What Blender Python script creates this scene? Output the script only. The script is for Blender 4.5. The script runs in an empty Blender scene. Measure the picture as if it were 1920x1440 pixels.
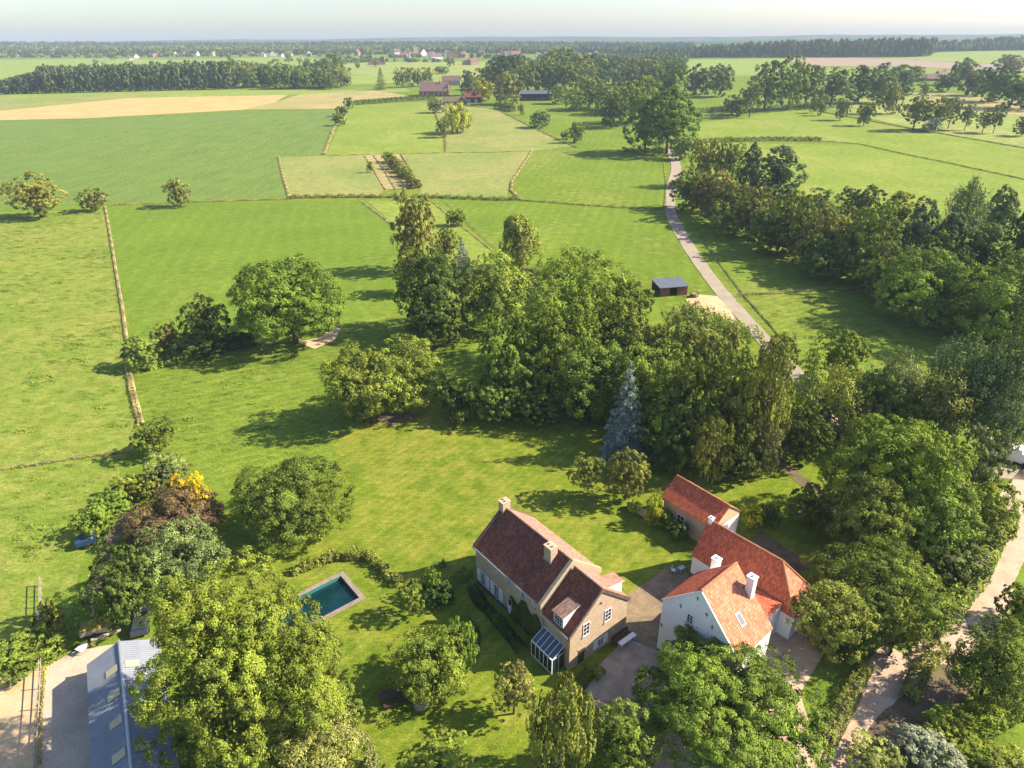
import bpy, math, random
import numpy as np
from mathutils import Matrix, Vector

C = bpy.context.scene
COL = C.collection

# ------------------------------------------------------------------ camera, sky, sun, exposure
FPX, CAMH, HL, HR = 1267.0, 60.0, 79.0, 68.0          # focal length in px of a 1920 wide frame, height, horizon
ROLL = math.atan((HL - HR) / 1920)
PITCH = math.atan((720 - (HL + HR) / 2) * math.cos(ROLL) / FPX)
_c, _s = math.cos(ROLL), math.sin(ROLL)
_r0 = np.array([1., 0, 0]); _u0 = np.array([0, math.sin(PITCH), math.cos(PITCH)])
FW = np.array([0, math.cos(PITCH), -math.sin(PITCH)])
RT = _c * _r0 - _s * _u0; UP = _s * _r0 + _c * _u0
CAM = np.array([0, 0, CAMH])
cd = bpy.data.cameras.new('camera'); cam = bpy.data.objects.new('camera', cd); COL.objects.link(cam)
cd.sensor_width = 36; cd.lens = FPX / 1920 * 36; cd.clip_start = 0.5; cd.clip_end = 30000
m = Matrix.Identity(4)
for i in range(3):
    m[i][0], m[i][1], m[i][2], m[i][3] = RT[i], UP[i], -FW[i], CAM[i]
cam.matrix_world = m
C.camera = cam

SUN_EL, SUN_AZ = math.radians(36), math.radians(6)     # azimuth measured from +X towards +Y
w = bpy.data.worlds.new('World'); C.world = w; w.use_nodes = True
wn = w.node_tree.nodes; wl = w.node_tree.links
sky = wn.new('ShaderNodeTexSky'); sky.sky_type = 'NISHITA'; sky.sun_disc = False
sky.sun_elevation = SUN_EL; sky.sun_rotation = math.pi / 2 - SUN_AZ
sky.air_density = 1.0; sky.dust_density = 1.0; sky.ozone_density = 1.8
bgn = wn['Background']; bgn.inputs["Strength"].default_value = 0.092
tn = wn.new('ShaderNodeMix'); tn.data_type = 'RGBA'; tn.blend_type = 'MULTIPLY'; tn.inputs[0].default_value = 1; tn.inputs[7].default_value = (.99, .99, 1.07, 1)
wl.new(sky.outputs['Color'], tn.inputs[6]); wl.new(tn.outputs[2], bgn.inputs['Color'])
sl = bpy.data.lights.new('sun', 'SUN'); sl.energy = 5.0; sl.angle = math.radians(0.5); sl.color = (1.0, 0.895, 0.72)
so = bpy.data.objects.new('sun', sl); COL.objects.link(so)
sd = Vector((math.cos(SUN_EL) * math.cos(SUN_AZ), math.cos(SUN_EL) * math.sin(SUN_AZ), math.sin(SUN_EL)))
so.rotation_euler = (-sd).to_track_quat('-Z', 'Y').to_euler()
so.location = (80, 20, 90)
C.view_settings.view_transform = 'Standard'; C.view_settings.look = 'None'
C.view_settings.exposure = 1.26; C.view_settings.gamma = 1
C.render.engine = 'CYCLES'
C.cycles.use_denoising = True; C.cycles.denoising_prefilter = 'ACCURATE'; C.cycles.use_adaptive_sampling = False; C.cycles.sample_clamp_indirect = 3.0
C.cycles.max_bounces = 6; C.cycles.diffuse_bounces = 1; C.cycles.transmission_bounces = 4
C.cycles.transparent_max_bounces = 6; C.cycles.volume_bounces = 0
HAZE_DENSITY = 0.00014
HAZE_COLOR = (0.52, 0.63, 0.78, 1)

# ------------------------------------------------------------------ terrain + pixel helpers
KN = [(-60, 0), (400, 0), (1000, 11), (2500, 27), (6500, 46)]
def T(y):
    for (y0, z0), (y1, z1) in zip(KN, KN[1:]):
        if y <= y1: return z0 + (z1 - z0) * max(0, y - y0) / (y1 - y0)
    return KN[-1][1]
def ray(x, y): return FW * FPX + RT * (x - 960) + UP * (720 - y)
def G(x, y, h=0.0):
    d = ray(x, y); z = h
    if d[2] > -1.2: d[2] = -1.2
    for _ in range(60):
        t = (z - CAM[2]) / d[2]; p = CAM + d * t
        z = z * .5 + .5 * (T(p[1]) + h)
    p[2] = T(p[1]) + h
    return p
def PX(p):
    v = np.asarray(p, float) - CAM; q = v @ FW
    return 960 + FPX * (v @ RT) / q, 720 - FPX * (v @ UP) / q, q
def hash01(*a): return random.Random(repr(a)).random()

# ------------------------------------------------------------------ object helpers
def tag(o, label=None, cat=None, group=None, kind=None):
    if label: o['label'] = label
    if cat: o['category'] = cat
    if group: o['group'] = group
    if kind: o['kind'] = kind
    return o
def empty(name, loc, rz=0.0, label=None, cat=None, group=None):
    o = bpy.data.objects.new(name, None); COL.objects.link(o)
    o.location = tuple(float(v) for v in loc); o.rotation_euler = (0, 0, rz); o.empty_display_size = .2
    return tag(o, label, cat, group)
def link(name, me, parent=None):
    o = bpy.data.objects.new(name, me); COL.objects.link(o)
    if parent is not None: o.parent = parent
    return o
def copy_tree(o, parent=None):
    c = o.copy(); COL.objects.link(c)
    if parent is not None: c.parent = parent
    for ch in o.children: copy_tree(ch, c)
    return c
def np_mesh(name, verts, faces4, mat, tint=None, tint2=None, smooth=False):
    me = bpy.data.meshes.new(name); n = len(faces4); k = faces4.shape[1]
    me.vertices.add(len(verts)); me.vertices.foreach_set('co', np.ascontiguousarray(verts, dtype=np.float32).ravel())
    me.loops.add(n * k); me.loops.foreach_set('vertex_index', np.ascontiguousarray(faces4, dtype=np.int32).ravel())
    me.polygons.add(n)
    me.polygons.foreach_set('loop_start', np.arange(0, n * k, k, dtype=np.int32))
    if smooth: me.polygons.foreach_set('use_smooth', np.ones(n, dtype=bool))
    if tint is not None:
        a = me.attributes.new('tint', 'FLOAT', 'FACE'); a.data.foreach_set('value', np.asarray(tint, np.float32))
    me.update(calc_edges=True); me.validate()
    me.materials.append(mat)
    return me

class MB:
    """collects faces, then builds one mesh with uv in metres on every face"""
    def __init__(s): s.v = []; s.f = []; s.m = []
    def face(s, pts, mi=0):
        i = len(s.v); s.v += [tuple(float(c) for c in p) for p in pts]; s.f.append(list(range(i, i + len(pts)))); s.m.append(mi); return s
    def hexa(s, P, mi=0):            # P: 4 bottom (ccw) + 4 top
        for q in ((3, 2, 1, 0), (4, 5, 6, 7), (0, 1, 5, 4), (1, 2, 6, 5), (2, 3, 7, 6), (3, 0, 4, 7)):
            s.face([P[k] for k in q], mi)
        return s
    def box(s, x0, x1, y0, y1, z0, z1, mi=0):
        return s.hexa([(x0, y0, z0), (x1, y0, z0), (x1, y1, z0), (x0, y1, z0), (x0, y0, z1), (x1, y0, z1), (x1, y1, z1), (x0, y1, z1)], mi)
    def bar(s, p, q, r=.05, n=6, r2=None, mi=0, cap=True):
        p, q = Vector(p), Vector(q); d = (q - p).normalized()
        a = d.orthogonal().normalized(); b = d.cross(a); r2 = r if r2 is None else r2
        A = [p + (a * math.cos(t) + b * math.sin(t)) * r for t in [2 * math.pi * k / n for k in range(n)]]
        B = [q + (a * math.cos(t) + b * math.sin(t)) * r2 for t in [2 * math.pi * k / n for k in range(n)]]
        for k in range(n): s.face([A[k], A[(k + 1) % n], B[(k + 1) % n], B[k]], mi)
        if cap: s.face(A[::-1], mi); s.face(B, mi)
        return s
    def slab(s, quad, t, mi=0, mside=None):    # quad ccw seen from outside; thickness t inwards
        q = [Vector(p) for p in quad]; n = (q[1] - q[0]).cross(q[2] - q[0]).normalized()
        lo = [p - n * t for p in q]; k = len(q)
        s.face(q, mi); s.face(lo[::-1], mside if mside is not None else mi)
        for i in range(k): s.face([lo[i], lo[(i + 1) % k], q[(i + 1) % k], q[i]], mside if mside is not None else mi)
        return s
    def build(s, name, mats, parent=None, uv=True):
        me = bpy.data.meshes.new(name); me.from_pydata(s.v, [], s.f)
        for mt in (mats if isinstance(mats, (list, tuple)) else [mats]): me.materials.append(mt)
        for p, mi in zip(me.polygons, s.m): p.material_index = mi
        if uv:
            l = me.uv_layers.new(name='UVMap')
            for p in me.polygons:
                n = p.normal
                if abs(n.z) > .999: U, V = Vector((1, 0, 0)), Vector((0, 1, 0))
                else: U = Vector((0, 0, 1)).cross(n).normalized(); V = n.cross(U)
                for li in p.loop_indices:
                    co = me.vertices[me.loops[li].vertex_index].co
                    l.data[li].uv = (co.dot(U), co.dot(V))
        me.update()
        return link(name, me, parent)

# ------------------------------------------------------------------ materials
def new_mat(name):
    mt = bpy.data.materials.new(name); mt.use_nodes = True
    nt = mt.node_tree; nt.nodes.clear()
    out = nt.nodes.new('ShaderNodeOutputMaterial')
    return mt, nt, out
def N(nt, t, **kw):
    n = nt.nodes.new(t)
    for k, v in kw.items():
        if k in n.inputs: n.inputs[k].default_value = v
        else: setattr(n, k, v)
    return n
def L(nt, a, b): nt.links.new(a, b)
def rgba(c): return (c[0], c[1], c[2], 1)
def noise(nt, vec, scale, detail=3, rough=.55, dist=0):
    n = N(nt, 'ShaderNodeTexNoise'); n.inputs['Scale'].default_value = scale; n.inputs['Detail'].default_value = detail
    n.inputs['Roughness'].default_value = rough; n.inputs['Distortion'].default_value = dist
    L(nt, vec, n.inputs['Vector']); return n.outputs['Fac']
def ramp(nt, fac, stops):
    r = N(nt, 'ShaderNodeValToRGB'); e = r.color_ramp.elements
    while len(e) < len(stops): e.new(.5)
    for k, (p, c) in enumerate(stops): e[k].position = p; e[k].color = rgba(c) if not isinstance(c, (int, float)) else (c, c, c, 1)
    L(nt, fac, r.inputs['Fac']); return r.outputs['Color']
def mix(nt, fac, a, b, mode='MIX'):
    n = N(nt, 'ShaderNodeMix'); n.data_type = 'RGBA'; n.blend_type = mode
    for s, v in ((0, fac), (6, a), (7, b)):
        if isinstance(v, bpy.types.NodeSocket): L(nt, v, n.inputs[s])
        elif s == 0: n.inputs[0].default_value = v
        else: n.inputs[s].default_value = rgba(v) if len(v) == 3 else v
    return n.outputs[2]
def math_n(nt, op, a, b=None):
    n = N(nt, 'ShaderNodeMath'); n.operation = op
    for i, v in enumerate((a, b)):
        if v is None: continue
        if isinstance(v, bpy.types.NodeSocket): L(nt, v, n.inputs[i])
        else: n.inputs[i].default_value = v
    return n.outputs[0]
def principled(nt, out, col, rough=.8, bump=None, bstr=.3, bdist=.05, metal=0, spec=.3):
    p = N(nt, 'ShaderNodeBsdfPrincipled'); p.inputs['Roughness'].default_value = rough
    p.inputs['Metallic'].default_value = metal; p.inputs['Specular IOR Level'].default_value = spec
    if isinstance(col, bpy.types.NodeSocket): L(nt, col, p.inputs['Base Color'])
    else: p.inputs['Base Color'].default_value = rgba(col)
    if bump is not None:
        b = N(nt, 'ShaderNodeBump'); b.inputs['Strength'].default_value = bstr; b.inputs['Distance'].default_value = bdist
        L(nt, bump, b.inputs['Height']); L(nt, b.outputs[0], p.inputs['Normal'])
    L(nt, p.outputs[0], out.inputs['Surface']); return p
def pos(nt, scale=(1, 1, 1), rot=0.0):
    g = N(nt, 'ShaderNodeNewGeometry'); mp = N(nt, 'ShaderNodeMapping')
    mp.inputs['Scale'].default_value = scale; mp.inputs['Rotation'].default_value = (0, 0, rot)
    L(nt, g.outputs['Position'], mp.inputs['Vector']); return mp.outputs[0]
def objco(nt):
    return N(nt, 'ShaderNodeTexCoord').outputs['Object']
def uvco(nt, scale=(1, 1, 1)):
    t = N(nt, 'ShaderNodeTexCoord'); mp = N(nt, 'ShaderNodeMapping'); mp.inputs['Scale'].default_value = scale
    L(nt, t.outputs['UV'], mp.inputs['Vector']); return mp.outputs[0]

def leaf_mat(name, trans=.13):
    mt, nt, out = new_mat(name)
    oi = N(nt, 'ShaderNodeObjectInfo'); at = N(nt, 'ShaderNodeAttribute'); at.attribute_name = 'tint'
    v = ramp(nt, at.outputs['Fac'], [(0, .54), (.5, 1.06), (1, 1.75)])
    c = mix(nt, 1, oi.outputs['Color'], v, 'MULTIPLY')
    yel = mix(nt, 1, c, (1.16, 1.05, .7), 'MULTIPLY')
    f = math_n(nt, 'MULTIPLY', at.outputs['Fac'], .55)
    c2 = mix(nt, f, c, yel)
    d = N(nt, 'ShaderNodeBsdfPrincipled'); d.inputs['Roughness'].default_value = .75; d.inputs['Specular IOR Level'].default_value = .06
    L(nt, c2, d.inputs['Base Color'])
    t = N(nt, 'ShaderNodeBsdfTranslucent'); L(nt, mix(nt, 1, c2, (1.05, 1.2, .45), 'MULTIPLY'), t.inputs['Color'])
    s = N(nt, 'ShaderNodeMixShader'); s.inputs[0].default_value = trans
    L(nt, d.outputs[0], s.inputs[1]); L(nt, t.outputs[0], s.inputs[2]); L(nt, s.outputs[0], out.inputs['Surface'])
    return mt
LEAF = leaf_mat('leaf'); NEEDLE = leaf_mat('needle', .12)
def bark_mat(name, a, b):
    mt, nt, out = new_mat(name); p = objco(nt)
    f = noise(nt, p, 6, 4); principled(nt, out, ramp(nt, f, [(.3, a), (.7, b)]), .9, f, .5, .04); return mt
BARK = bark_mat('bark', (.045, .032, .022), (.13, .10, .07))
BIRCH = bark_mat('birch_bark', (.12, .11, .09), (.50, .47, .40))

def grass_mat(name, a, b, dry, dry_amt=.3, stripe=None, fine=1.0, tus=None, bstr=.5, clump=0.0):
    """a, b: two greens; dry: straw colour in broad patches; stripe: (angle, wavelength, strength)"""
    a = [a[0] * .90, a[1] * 1.0, a[2] * 1.1]; b = [b[0] * .90, b[1] * 1.0, b[2] * 1.1]
    mt, nt, out = new_mat(name); p = pos(nt)
    f1 = noise(nt, p, .035, 5, .6); f2 = noise(nt, p, .35, 4, .65); f3 = noise(nt, p, 3.2 * fine, 3, .7)
    c = ramp(nt, mix(nt, .5, f1, f2), [(.36, a), (.62, b)])
    lo = .62 - .35 * dry_amt
    dm = ramp(nt, mix(nt, .45, noise(nt, p, .02, 6, .65, .6), f2), [(lo, 0.0), (lo + .2, min(1, .35 + dry_amt))])
    c = mix(nt, dm, c, dry)
    if stripe:
        ang, wlen, st = stripe
        ps = pos(nt, (1, 1, 1), ang)
        wv = N(nt, 'ShaderNodeTexWave'); wv.wave_type = 'BANDS'; wv.bands_direction = 'X'
        wv.inputs['Scale'].default_value = 2 * math.pi / (20 * wlen) ; wv.inputs['Distortion'].default_value = 2.6
        wv.inputs['Detail'].default_value = 2; wv.inputs['Detail Scale'].default_value = .6
        L(nt, ps, wv.inputs['Vector'])
        brk = noise(nt, pos(nt, (1, .06, 1), ang), .5, 3)
        sf = math_n(nt, 'MULTIPLY', wv.outputs['Fac'], brk)
        c = mix(nt, 1, c, ramp(nt, sf, [(.15, 1 - st), (.6, 1 + st * .7)]), 'MULTIPLY')
    c = mix(nt, 1, c, ramp(nt, f3, [(.28, .62), (.72, 1.32)]), 'MULTIPLY')
    f4 = noise(nt, pos(nt, (.55, 1.6, 1), .25), .9 * fine, 4, .72, .8)
    c = mix(nt, 1, c, ramp(nt, f4, [(.30, .72), (.5, 1.0), (.72, 1.22)]), 'MULTIPLY')
    if tus:
        sp = N(nt, 'ShaderNodeTexVoronoi'); sp.inputs['Scale'].default_value = tus[0]; sp.inputs['Randomness'].default_value = 1
        pd = N(nt, 'ShaderNodeVectorMath'); pd.operation = 'ADD'
        wob = N(nt, 'ShaderNodeTexNoise'); wob.inputs['Scale'].default_value = 1.2; L(nt, p, wob.inputs['Vector'])
        L(nt, p, pd.inputs[0]); L(nt, wob.outputs['Color'], pd.inputs[1]); L(nt, pd.outputs[0], sp.inputs['Vector'])
        c = mix(nt, ramp(nt, sp.outputs['Distance'], [(.1, tus[1]), (.28, 0.0)]), c, tus[2])
    bm = mix(nt, .5, f3, noise(nt, p, 9 * fine, 2))
    principled(nt, out, c, .85, bm, bstr, .12, spec=.03); return mt
G1, G2 = (.130, .176, .017), (.185, .230, .022)
MEADOW = grass_mat('meadow_grass', G1, G2, (.33, .30, .085), .32, (math.radians(12), 4.2, .06))
PASTURE = grass_mat('pasture_grass', (.150, .195, .022), (.208, .240, .032), (.30, .275, .07), .50, None, .8, (.22, .6, (.11, .17, .025)))
MOWN = grass_mat('mown_grass', (.122, .178, .018), (.172, .224, .022), (.25, .25, .05), .26, (math.radians(-14), 5.2, .05))
LAWN = grass_mat('lawn_grass', (.125, .165, .013), (.190, .225, .018), (.31, .27, .05), .45, (math.radians(38), 1.3, .08), 1.3)
ROUGH = grass_mat('rough_grass', (.132, .178, .018), (.192, .232, .025), (.29, .27, .06), .30, (math.radians(60), 2.1, .10), .7, (.35, .5, (.10, .165, .02)))
DRYM = grass_mat('dry_meadow', (.185, .220, .045), (.25, .258, .065), (.33, .285, .10), .5, None, .6)
HAY = grass_mat('hay_meadow', (.28, .25, .075), (.34, .285, .10), (.42, .32, .14), .65, (math.radians(20), 5, .1), .5)
YELG = grass_mat('yellow_meadow', (.180, .228, .026), (.245, .278, .038), (.33, .32, .09), .4, (math.radians(-40), 4, .08), .6)
FARG = grass_mat('far_meadow', (.20, .25, .040), (.26, .295, .055), (.36, .33, .10), .35, None, .2)
PALEG = grass_mat('pale_meadow', (.22, .255, .050), (.275, .295, .068), (.37, .33, .11), .45, None, .2)
def crop_mat():
    mt, nt, out = new_mat('beet_crop'); p = pos(nt)
    f = noise(nt, p, 1.1, 5, .75); f1 = noise(nt, p, .05, 4)
    c = ramp(nt, f, [(.36, (.054, .098, .016)), (.5, (.112, .180, .027)), (.66, (.235, .292, .048))])
    c = mix(nt, ramp(nt, f1, [(.4, 0.0), (.7, .4)]), c, (.18, .25, .035))
    tw = N(nt, 'ShaderNodeTexWave'); tw.wave_type = 'BANDS'; tw.bands_direction = 'X'; tw.inputs['Scale'].default_value = 2 * math.pi / (20 * 16); tw.inputs['Distortion'].default_value = .5; tw.inputs['Detail'].default_value = 1
    L(nt, pos(nt, (1, 1, 1), math.radians(8)), tw.inputs['Vector'])
    c = mix(nt, ramp(nt, tw.outputs['Fac'], [(.965, 0.0), (.995, .30)]), c, (.07, .10, .025))
    ps = pos(nt, (1, .05, 1), math.radians(25)); f2 = noise(nt, ps, .9, 2)
    c = mix(nt, 1, c, ramp(nt, f2, [(.3, .85), (.7, 1.12)]), 'MULTIPLY')
    principled(nt, out, c, .8, f, .9, .35, spec=.15); return mt
CROP = crop_mat()
def soil_mat(name, a, b, scale=.3, bs=.4, wear=None, rough=.9):
    mt, nt, out = new_mat(name); p = pos(nt)
    f = noise(nt, p, scale, 6, .62); g = noise(nt, p, scale * 14, 4, .7)
    c = ramp(nt, f, [(.34, a), (.66, b)])
    c = mix(nt, 1, c, ramp(nt, g, [(.25, .75), (.75, 1.2)]), 'MULTIPLY')
    if wear: c = mix(nt, ramp(nt, noise(nt, p, .45, 5, .7, .4), [(.52, 0.0), (.66, .85)]), c, wear)
    principled(nt, out, c, rough, g, bs, .05, spec=.2); return mt
WHEAT = soil_mat('ripe_wheat', (.40, .29, .105), (.47, .35, .14), .05)
PLOUGH = soil_mat('ploughed_soil', (.27, .195, .13), (.32, .23, .155), .05)
SAND = soil_mat('sand', (.50, .34, .19), (.62, .44, .26), .5, .6, (.30, .30, .10))
TRACK = soil_mat('dirt_track', (.44, .31, .21), (.56, .41, .29), .35, .4, (.36, .25, .16))
GRAVEL = soil_mat('gravel', (.42, .34, .25), (.54, .435, .32), .4, .7)
ROADM = soil_mat('road_asphalt', (.29, .235, .172), (.36, .295, .215), .25, .2)
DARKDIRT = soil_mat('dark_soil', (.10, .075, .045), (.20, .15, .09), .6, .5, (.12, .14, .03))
def cobble_mat(name, a, b, scale, mortar):
    mt, nt, out = new_mat(name); p = pos(nt, (1, 1, 1), math.radians(38))
    bt = N(nt, 'ShaderNodeTexBrick'); bt.inputs['Scale'].default_value = scale
    bt.inputs['Color1'].default_value = rgba(a); bt.inputs['Color2'].default_value = rgba(b); bt.inputs['Mortar'].default_value = rgba(mortar)
    bt.inputs['Mortar Size'].default_value = .035; bt.inputs['Bias'].default_value = 0
    L(nt, p, bt.inputs['Vector'])
    f = noise(nt, p, .7, 5, .65)
    c = mix(nt, 1, bt.outputs['Color'], ramp(nt, f, [(.3, .7), (.7, 1.25)]), 'MULTIPLY')
    principled(nt, out, c, .85, bt.outputs['Fac'], .3, -.02, spec=.2); return mt
COBBLE = cobble_mat('cobbles', (.34, .245, .15), (.25, .18, .11), 2.2, (.13, .10, .06))
PAVER = cobble_mat('pavers', (.49, .40, .30), (.41, .33, .25), 2.6, (.26, .21, .16))

def tile_mat(name, cols, dark=.6, lichen=None, du=.24, dv=.34):
    """pantile roof on uv metres: rows of tiles, each with its own tone, rounded across"""
    mt, nt, out = new_mat(name); uv = uvco(nt)
    bt = N(nt, 'ShaderNodeTexBrick'); bt.offset = 0; bt.inputs['Scale'].default_value = 1
    bt.inputs['Brick Width'].default_value = du; bt.inputs['Row Height'].default_value = dv
    bt.inputs['Mortar Size'].default_value = .022; bt.inputs['Mortar Smooth'].default_value = .4
    bt.inputs['Color1'].default_value = rgba(cols[0]); bt.inputs['Color2'].default_value = rgba(cols[1]); bt.inputs['Mortar'].default_value = rgba([c * dark for c in cols[0]])
    L(nt, uv, bt.inputs['Vector'])
    f = noise(nt, uv, .55, 5, .7, .5)
    c = mix(nt, ramp(nt, f, [(.38, 0.0), (.64, .85)]), bt.outputs['Color'], cols[2])
    wn_ = N(nt, 'ShaderNodeTexWhiteNoise'); sn = N(nt, 'ShaderNodeVectorMath'); sn.operation = 'SNAP'; sn.inputs[1].default_value = (du, dv, 1)
    L(nt, uv, sn.inputs[0]); L(nt, sn.outputs[0], wn_.inputs['Vector'])
    c = mix(nt, 1, c, ramp(nt, wn_.outputs['Value'], [(0, .72), (1, 1.3)]), 'MULTIPLY')
    if lichen: c = mix(nt, ramp(nt, noise(nt, uv, 2.6, 4, .75), [(.60, 0.0), (.70, .8)]), c, lichen)
    sx = N(nt, 'ShaderNodeSeparateXYZ'); L(nt, uv, sx.inputs[0])
    wu = math_n(nt, 'SINE', math_n(nt, 'MULTIPLY', sx.outputs[0], 2 * math.pi / du))
    fr = math_n(nt, 'FRACT', math_n(nt, 'MULTIPLY', sx.outputs[1], 1 / dv))
    hgt = math_n(nt, 'SUBTRACT', math_n(nt, 'MULTIPLY', wu, .5), math_n(nt, 'MULTIPLY', fr, .9))
    principled(nt, out, c, .75, hgt, .8, .035, spec=.25); return mt
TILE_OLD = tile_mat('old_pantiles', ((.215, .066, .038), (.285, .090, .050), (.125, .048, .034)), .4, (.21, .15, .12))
TILE_SUNLIT = tile_mat('sunlit_pantiles', ((.40, .20, .14), (.45, .23, .165), (.36, .17, .12)), .7)  # paler tiles with sunlight put into the colour, meant for sun-facing slopes
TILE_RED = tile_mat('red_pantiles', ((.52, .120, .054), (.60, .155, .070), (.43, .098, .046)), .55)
TILE_RED_SUNLIT = tile_mat('sunlit_red_pantiles', ((.55, .20, .105), (.61, .235, .13), (.48, .165, .085)), .6)  # the red tiles again, colour lightened as if sunlit, for the sunny slopes
TILE_FAR = tile_mat('weathered_tiles', ((.18, .110, .090), (.21, .13, .105), (.15, .095, .08)), .8)
RIDGE = soil_mat('ridge_tiles', (.10, .06, .05), (.21, .13, .10), 2.0)
RIDGE_RED = soil_mat('red_ridge_tiles', (.36, .13, .07), (.46, .20, .11), 2.0)
def brick_mat(name, a, b, mortar, stain):
    mt, nt, out = new_mat(name); uv = uvco(nt)
    bt = N(nt, 'ShaderNodeTexBrick'); bt.inputs['Scale'].default_value = 1; bt.inputs['Brick Width'].default_value = .30; bt.inputs['Row Height'].default_value = .11
    bt.inputs['Mortar Size'].default_value = .012; bt.inputs['Color1'].default_value = rgba(a); bt.inputs['Color2'].default_value = rgba(b); bt.inputs['Mortar'].default_value = rgba(mortar)
    L(nt, uv, bt.inputs['Vector'])
    f = noise(nt, uv, 1.1, 6, .7); c = mix(nt, ramp(nt, f, [(.42, 0.0), (.7, .7)]), bt.outputs['Color'], stain)
    c = mix(nt, 1, c, ramp(nt, noise(nt, uv, 5, 3, .7), [(.25, .7), (.75, 1.25)]), 'MULTIPLY')
    principled(nt, out, c, .9, bt.outputs['Fac'], .4, -.01, spec=.2); return mt
BRICK = brick_mat('yellow_brick', (.56, .40, .26), (.47, .325, .205), (.54, .45, .345), (.39, .285, .195))
BRICK_DARK = brick_mat('dark_brick', (.22, .11, .075), (.18, .09, .06), (.25, .2, .16), (.12, .07, .05))
def plaster(name, col, stain):
    mt, nt, out = new_mat(name); uv = uvco(nt); f = noise(nt, uv, .5, 6, .7); g = noise(nt, uv, 6, 3)
    mp = noise(nt, uvco(nt, (2.2, .18, 1)), 1.0, 4, .65)
    c = mix(nt, ramp(nt, f, [(.5, 0.0), (.8, .6)]), col, stain)
    c = mix(nt, ramp(nt, mp, [(.55, 0.0), (.8, .45)]), c, stain)
    principled(nt, out, c, .85, g, .15, .01, spec=.2); return mt
WHITE = plaster('whitewash', (.83, .82, .80), (.66, .63, .59))
BEIGE = plaster('beige_cladding', (.52, .40, .25), (.42, .32, .20))
FARWHITE = plaster('pale_render', (.74, .71, .66), (.62, .58, .53))
FARBRICK = plaster('far_brick', (.36, .20, .14), (.28, .16, .12))
RIMSTONE = soil_mat('pool_rim_stone', (.20, .155, .12), (.30, .24, .19), 1.2)
STONE = soil_mat('coping_stone', (.44, .33, .20), (.54, .42, .27), 1.5)
GREYSTONE = soil_mat('grey_stone', (.30, .27, .24), (.42, .38, .33), 1.2)
def plain(name, col, rough=.5, metal=0, spec=.4, var=.12, scale=3):
    mt, nt, out = new_mat(name); f = noise(nt, objco(nt), scale, 4, .65)
    c = mix(nt, 1, col, ramp(nt, f, [(.3, 1 - var), (.7, 1 + var)]), 'MULTIPLY')
    principled(nt, out, c, rough, f, .1, .01, metal, spec); return mt
PAINT = plain('white_paint', (.80, .79, .76), .45)
LEAD = plain('lead_flashing', (.25, .26, .27), .5)
BLUEPLINTH = plain('blue_plinth', (.075, .10, .15), .6)
DARKWOOD = plain('dark_wood', (.10, .060, .038), .8, 0, .2, .3)
REDWOOD = plain('stained_boards', (.20, .085, .055), .8, 0, .2, .3)
GREYWOOD = plain('weathered_wood', (.36, .30, .23), .85, 0, .2, .25)
PALEWOOD = plain('pale_poles', (.52, .40, .27), .8, 0, .2, .2)
BLACK = plain('black_boards', (.025, .027, .03), .8, 0, .2, .2)
METALGREY = plain('grey_metal', (.42, .43, .45), .4, .6)
CARPAINT = plain('dark_car_paint', (.05, .06, .07), .25, .3, .6)
CARBLUE = plain('blue_tarp', (.02, .05, .12), .5)
STRAW = plain('yellow_straw', (.28, .23, .035), .9, 0, .1, .3, 8)
RUBBER = plain('rubber', (.02, .02, .02), .8)
HAYM = plain('hay_bale', (.32, .24, .12), .95, 0, .1, .3, 6)
def glass_mat(name, col, rough=.08):
    mt, nt, out = new_mat(name); principled(nt, out, col, rough, spec=.8); return mt
PANE = glass_mat('window_glass', (.02, .025, .03))
SKYLIGHT = glass_mat('skylight_glass', (.05, .09, .12)); DULLGLASS = glass_mat('roof_window_glass', (.12, .13, .13), .35)
def sheet_mat(name, a, b, wave=.17):
    mt, nt, out = new_mat(name); uv = uvco(nt); sx = N(nt, 'ShaderNodeSeparateXYZ'); L(nt, uv, sx.inputs[0])
    f = noise(nt, uv, .6, 5, .7)
    principled(nt, out, ramp(nt, f, [(.35, a), (.65, b)]), .55, spec=.3); return mt
CORR = sheet_mat('fibre_cement', (.165, .185, .22), (.225, .24, .27))
ROOFLIGHT = sheet_mat('rooflight_sheet', (.42, .36, .22), (.48, .42, .27))
BLUEROOF = sheet_mat('slate_blue_sheet', (.095, .105, .125), (.13, .14, .16))
def water_mat():
    mt, nt, out = new_mat('pool_water'); p = pos(nt)
    principled(nt, out, ramp(nt, noise(nt, p, .5, 3), [(.3, (.0015, .021, .025)), (.7, (.0025, .032, .036))]), .06, noise(nt, p, 3, 2), .05, .02, spec=.5); return mt
WATER = water_mat()
POOLWALL = plain('pool_liner', (.03, .17, .17), .6)

# ------------------------------------------------------------------ ground sheets
def clip_band(P, lo, hi):
    def cut(poly, f, inter):
        o = []
        for i in range(len(poly)):
            a, b = poly[i - 1], poly[i]; fa, fb = f(a), f(b)
            if fa >= 0 and fb >= 0: o.append(b)
            elif fa >= 0 > fb: o.append(inter(a, b))
            elif fb >= 0 > fa: o.append(inter(a, b)); o.append(b)
        return o
    def at(yv): return lambda a, b: (a[0] + (b[0] - a[0]) * (yv - a[1]) / (b[1] - a[1]), yv)
    P = cut(P, lambda p: p[1] - lo, at(lo)); return cut(P, lambda p: hi - p[1], at(hi)) if P else P
_pa, _pb = G(643, 1071)[:2], G(687, 1122)[:2]; _pl = np.linalg.norm(_pb - _pa); _px = (_pb - _pa) / _pl; _py = np.array([-_px[1], _px[0]])
POOL_O, POOL_W, POOL_L = _pa, float(_pl), 11.5
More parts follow.
